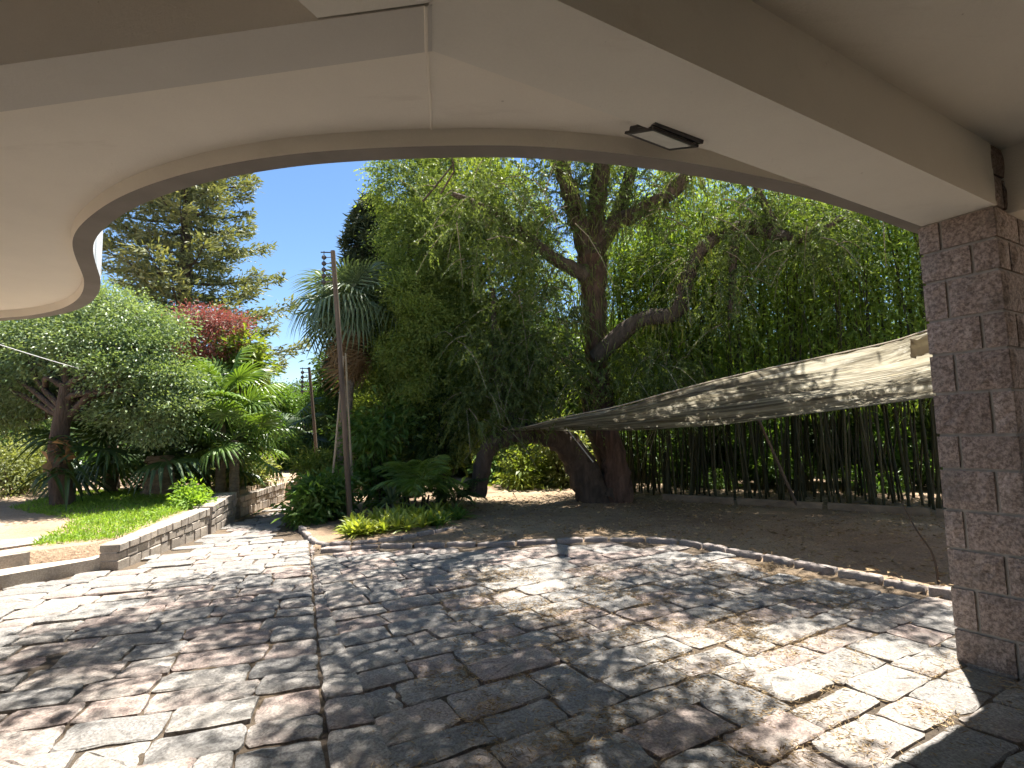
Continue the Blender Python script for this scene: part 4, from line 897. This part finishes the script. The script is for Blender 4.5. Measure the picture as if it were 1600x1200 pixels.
# leaning prop in front of the bamboo
b = MB(); p0, p1 = at_y(1248, 788, 10.1), at_y(1185, 655, 9.95); p0[2] = 0; tube(b, [p0, p1], [.03, .025], 7, 6); o = b.obj('prop_pole', M['pole'], None, p0, True); o.location = p0; tag(o, 'bamboo prop leaning under the back edge of the shade cloth', 'pole')

# ---- old wire poles
def insul(parent, top, n, dx, sc_, mat='ceramic'):
    for k in range(n):
        b = MB(); z = -.12*sc_-k*.115*sc_; 
        tube(b, [(dx, 0, z-.04*sc_), (dx, 0, z-.012*sc_), (dx, 0, z+.012*sc_), (dx, 0, z+.04*sc_)], [.018*sc_, .045*sc_, .045*sc_, .02*sc_], 8, 7); tube(b, [(dx, 0, z), (-.0, 0, z)], [.008*sc_], 4, 2); o = b.obj('insulator', M[mat], parent); o.location = top
def wpole(label, pb_, pt_, r0, n, sc_, group=None):
    base = np.asarray(pb_); t_ = thing('wire_pole', label, 'pole', base, group); b = MB(); top = np.asarray(pt_)-base
    tube(b, [np.array([0, 0, -.1]), top*.5+np.array([.01, 0, 0]), top], [r0*1.1, r0, r0*.9], 8, 14, .03); b.obj('post', M['pole'], t_, (0, 0, 0), True)
    if n:
        insul(t_, top, n, -.16*sc_, sc_); b = MB(); tube(b, [top+np.array([0, 0, -.03]), top+np.array([-.22*sc_, 0, -.02])], [.012*sc_], 5, 2)
        tube(b, [top+np.array([-.16*sc_, 0, 0]), top+np.array([-.16*sc_, 0, -.1*sc_-.115*n*sc_])], [.008*sc_], 5, 2); b.obj('rack', M['dark_metal'], t_)
    return t_
pA = at_z(548, 818); wpole('tall leaning rusty wire pole with insulators in the planted bed', pA, at_y(520, 392, pA[1]), .048, 5, 1.0)
pB = at_y(499, 770, 15); pB[2] = 0; wpole('thinner wire pole with insulators beside the lime bush', pB, at_y(483, 574, 15), .045, 5, 1.15)
pC = at_y(477, 758, 23); pC[2] = .3; wpole('distant bare pole left of the insulator poles', pC, at_y(475, 650, 23), .05, 0, 1)
for k, (a, c_, lb_) in enumerate((((514, 812), (537, 556), 'pale stick propped diagonally against the tall leaning pole'), ((553, 806), (540, 552), 'short pale stake standing behind the tall leaning pole'))):
    p0 = at_z(*a); p0[2] = 0; p1 = at_y(*c_, pA[1]+.14+.1*k); b = MB(); tube(b, [p0, (p0+p1)/2, p1], [.024, .02, .016], 6, 8, .03); o = b.obj('prop_stick', M['pole_pale'], None, p0, True); o.location = p0; tag(o, lb_, 'stick')
# wire across the small-leaved tree
b = MB(); p0, p1 = at_y(-60, 520, 7.0), at_y(215, 598, 10.4); tube(b, [p0, (p0+p1)/2-np.array([0, 0, .04]), p1], [.006], 4, 14); tag(b.obj('overhead_wire', M['wire']), 'thin pale wire stretched in front of the small leaved tree', 'wire')

# ---- background trees
r_ = np.random.default_rng(23); BT = []
for v, (lf, L, W) in enumerate((('dark', .30, .13), ('green', .28, .12), ('dark', .26, .10))):
    h_ = 7.5; bl = [((r_.normal()*1.1, r_.normal()*1.1, r_.uniform(2.0, 6.6)), (1.5, 1.5, 1.1), 34) for k in range(9)]+[((r_.normal()*1.3, r_.normal()*1.3, r_.uniform(.8, 1.6)), (1.5, 1.5, .8), 26) for k in range(4)]
    BT.append(tree('background_tree', 'tall leafy tree in the belt closing off the garden', 'tree', (0, 0, 0), (0, 0, 5), .17, bl, lf, 42, .34, L, W, group='belt of trees closing off the garden', seed=120+v, twigs=.12))
spots = []
for px, Y, s_, v in ((430, 25, .50, 1), (405, 30, .58, 0), (465, 29, .52, 2), (505, 24, .48, 1), (560, 22, .75, 0), (620, 24, 1.0, 2), (700, 24, 1.05, 0), (770, 20, .95, 2), (830, 24, .85, 0), (890, 20, .75, 1), (950, 18, .75, 0), (1010, 19, .7, 2), (1080, 18, .65, 1), (1150, 18, .6, 0), (1200, 14.5, .36, 1), (1290, 14, .36, 0), (1370, 13.5, .36, 1), (1450, 13, .36, 2), (1100, 15, .4, 2), (1540, 12.5, .36, 0), (1240, 19, .7, 1), (1330, 18, .6, 2), (1430, 17, .55, 1), (1540, 16, .6, 0), (360, 27, .6, 2), (300, 26, .8, 0), (220, 24, .75, 2), (130, 24, .8, 0), (40, 22, .75, 1), (-60, 20, .8, 0), (-180, 18, .8, 2), (750, 30, 1.2, 1), (860, 30, 1.0, 0), (1000, 27, .9, 1), (1150, 26, .8, 2), (1300, 26, .9, 0), (1450, 25, .9, 1), (640, 30, 1.0, 0)):
    spots.append((at_y(px, 678, Y), s_, v))
used = set(); BL = ['tall dark leaved tree in the belt closing off the garden', 'tall fresh green tree in the belt closing off the garden', 'tall dark tree with finer leaves in the belt closing off the garden']
for p, s_, v in spots:
    loc = (p[0], p[1], 0 if p[0] > -5 else .6)
    if v not in used: used.add(v); o = BT[v]; o.location = loc; o.scale = (s_,)*3; o.rotation_euler = (0, 0, r_.uniform(0, 6))
    else: o = copy_tree(BT[v], loc, r_.uniform(0, 6.28), s_*r_.uniform(.92, 1.08))
    kind_ = 'low leafy bush tree filling the back of the bamboo grove' if s_ < .42 else 'mid height leafy tree beyond the far end of the drive' if s_ < .6 and p[0] < 0 else BL[v]
    o['label'] = kind_; o['group'] = {BL[0]: 'dark trees of the garden belt', BL[1]: 'fresh green trees of the garden belt', BL[2]: 'fine leaved trees of the garden belt'}.get(kind_, 'bush trees behind the bamboo' if s_ < .42 else 'trees beyond the drive')

# ---- lawn, litter, twigs
r_ = np.random.default_rng(24); poly = np.array([(-4.98, 6.95), (-5.75, 6.6), (-6.5, 8.2), (-8.6, 9.4), (-9.2, 11.6), (-7.0, 11.5), (-5.5, 10.4), (-5.3, 9.0)])
n = 52000; P = np.c_[r_.uniform(-9.4, -4.9, n), r_.uniform(6.4, 11.8, n)]; dens = .5+.5*lump(P[:, 0]*1.3, P[:, 1]*1.3, 1.4)
P = P[inside(poly, P[:, 0], P[:, 1]) & (r_.random(n) < .35+.65*dens)]; n = len(P); P3 = np.c_[P, tz(P[:, 1])]
b = MB(); D = r_.normal(size=(n, 3))*.5+np.array([0, 0, 1.]); leaves(b, P3, D, r_.uniform(.05, .15, n), .014, np.clip(r_.normal(.5, .25, n), 0, 1), .0, .3, r_); tag(b.obj('lawn_grass', LM['grass']), 'bright green tufted grass behind the low retaining wall', 'grass', kind='stuff')
r_ = np.random.default_rng(25)   # dry needles on paving and earth
n = 22000; cl_ = np.c_[r_.uniform(-.6, 3.0, 190), 2.2+r_.random(190)**1.3*4]; k = r_.integers(0, 190, n); P = cl_[k]+r_.normal(size=(n, 2))*np.where(r_.random((n, 1)) < .3, .22, .07)
b = MB(); D = r_.normal(size=(n, 3))*np.array([1, 1, .12]); leaves(b, np.c_[P, np.full(n, .007)], D, r_.uniform(.02, .06, n), .005, r_.random(n), .2, 0, r_)
n = 9000; P = np.c_[r_.uniform(-1, 8, n), r_.uniform(5, 13, n)]; kx = np.interp(P[:, 0], kc[:, 0], kc[:, 1], left=99); P = P[P[:, 1] > kx+.1]; n = len(P)
leaves(b, np.c_[P, np.full(n, .055)], r_.normal(size=(n, 3))*np.array([1, 1, .15]), r_.uniform(.04, .10, n), r_.uniform(.006, .03, n), r_.random(n)**1.6, .6, 0, r_)
tag(b.obj('dry_litter', LM['straw']), 'dry needles and leaf litter scattered over stones and earth', 'litter', kind='stuff')
b = MB()
for k in range(120):
    c = at_y(r_.uniform(140, 245), 772, 13)+np.array([0, r_.normal()*.3, 0]); c[2] = tz(c[1])+abs(r_.normal())*.1; a = r_.uniform(0, 3.14); d = np.array([math.cos(a), math.sin(a)*.6, r_.normal()*.15])*r_.uniform(.25, .6); tube(b, [c-d, c+d], [.012, .006], 4, 2, cap=False)
tag(b.obj('brushwood_pile', M['twig']), 'pile of cut dry branches on the ground behind the bare trunk', 'brushwood', kind='stuff')
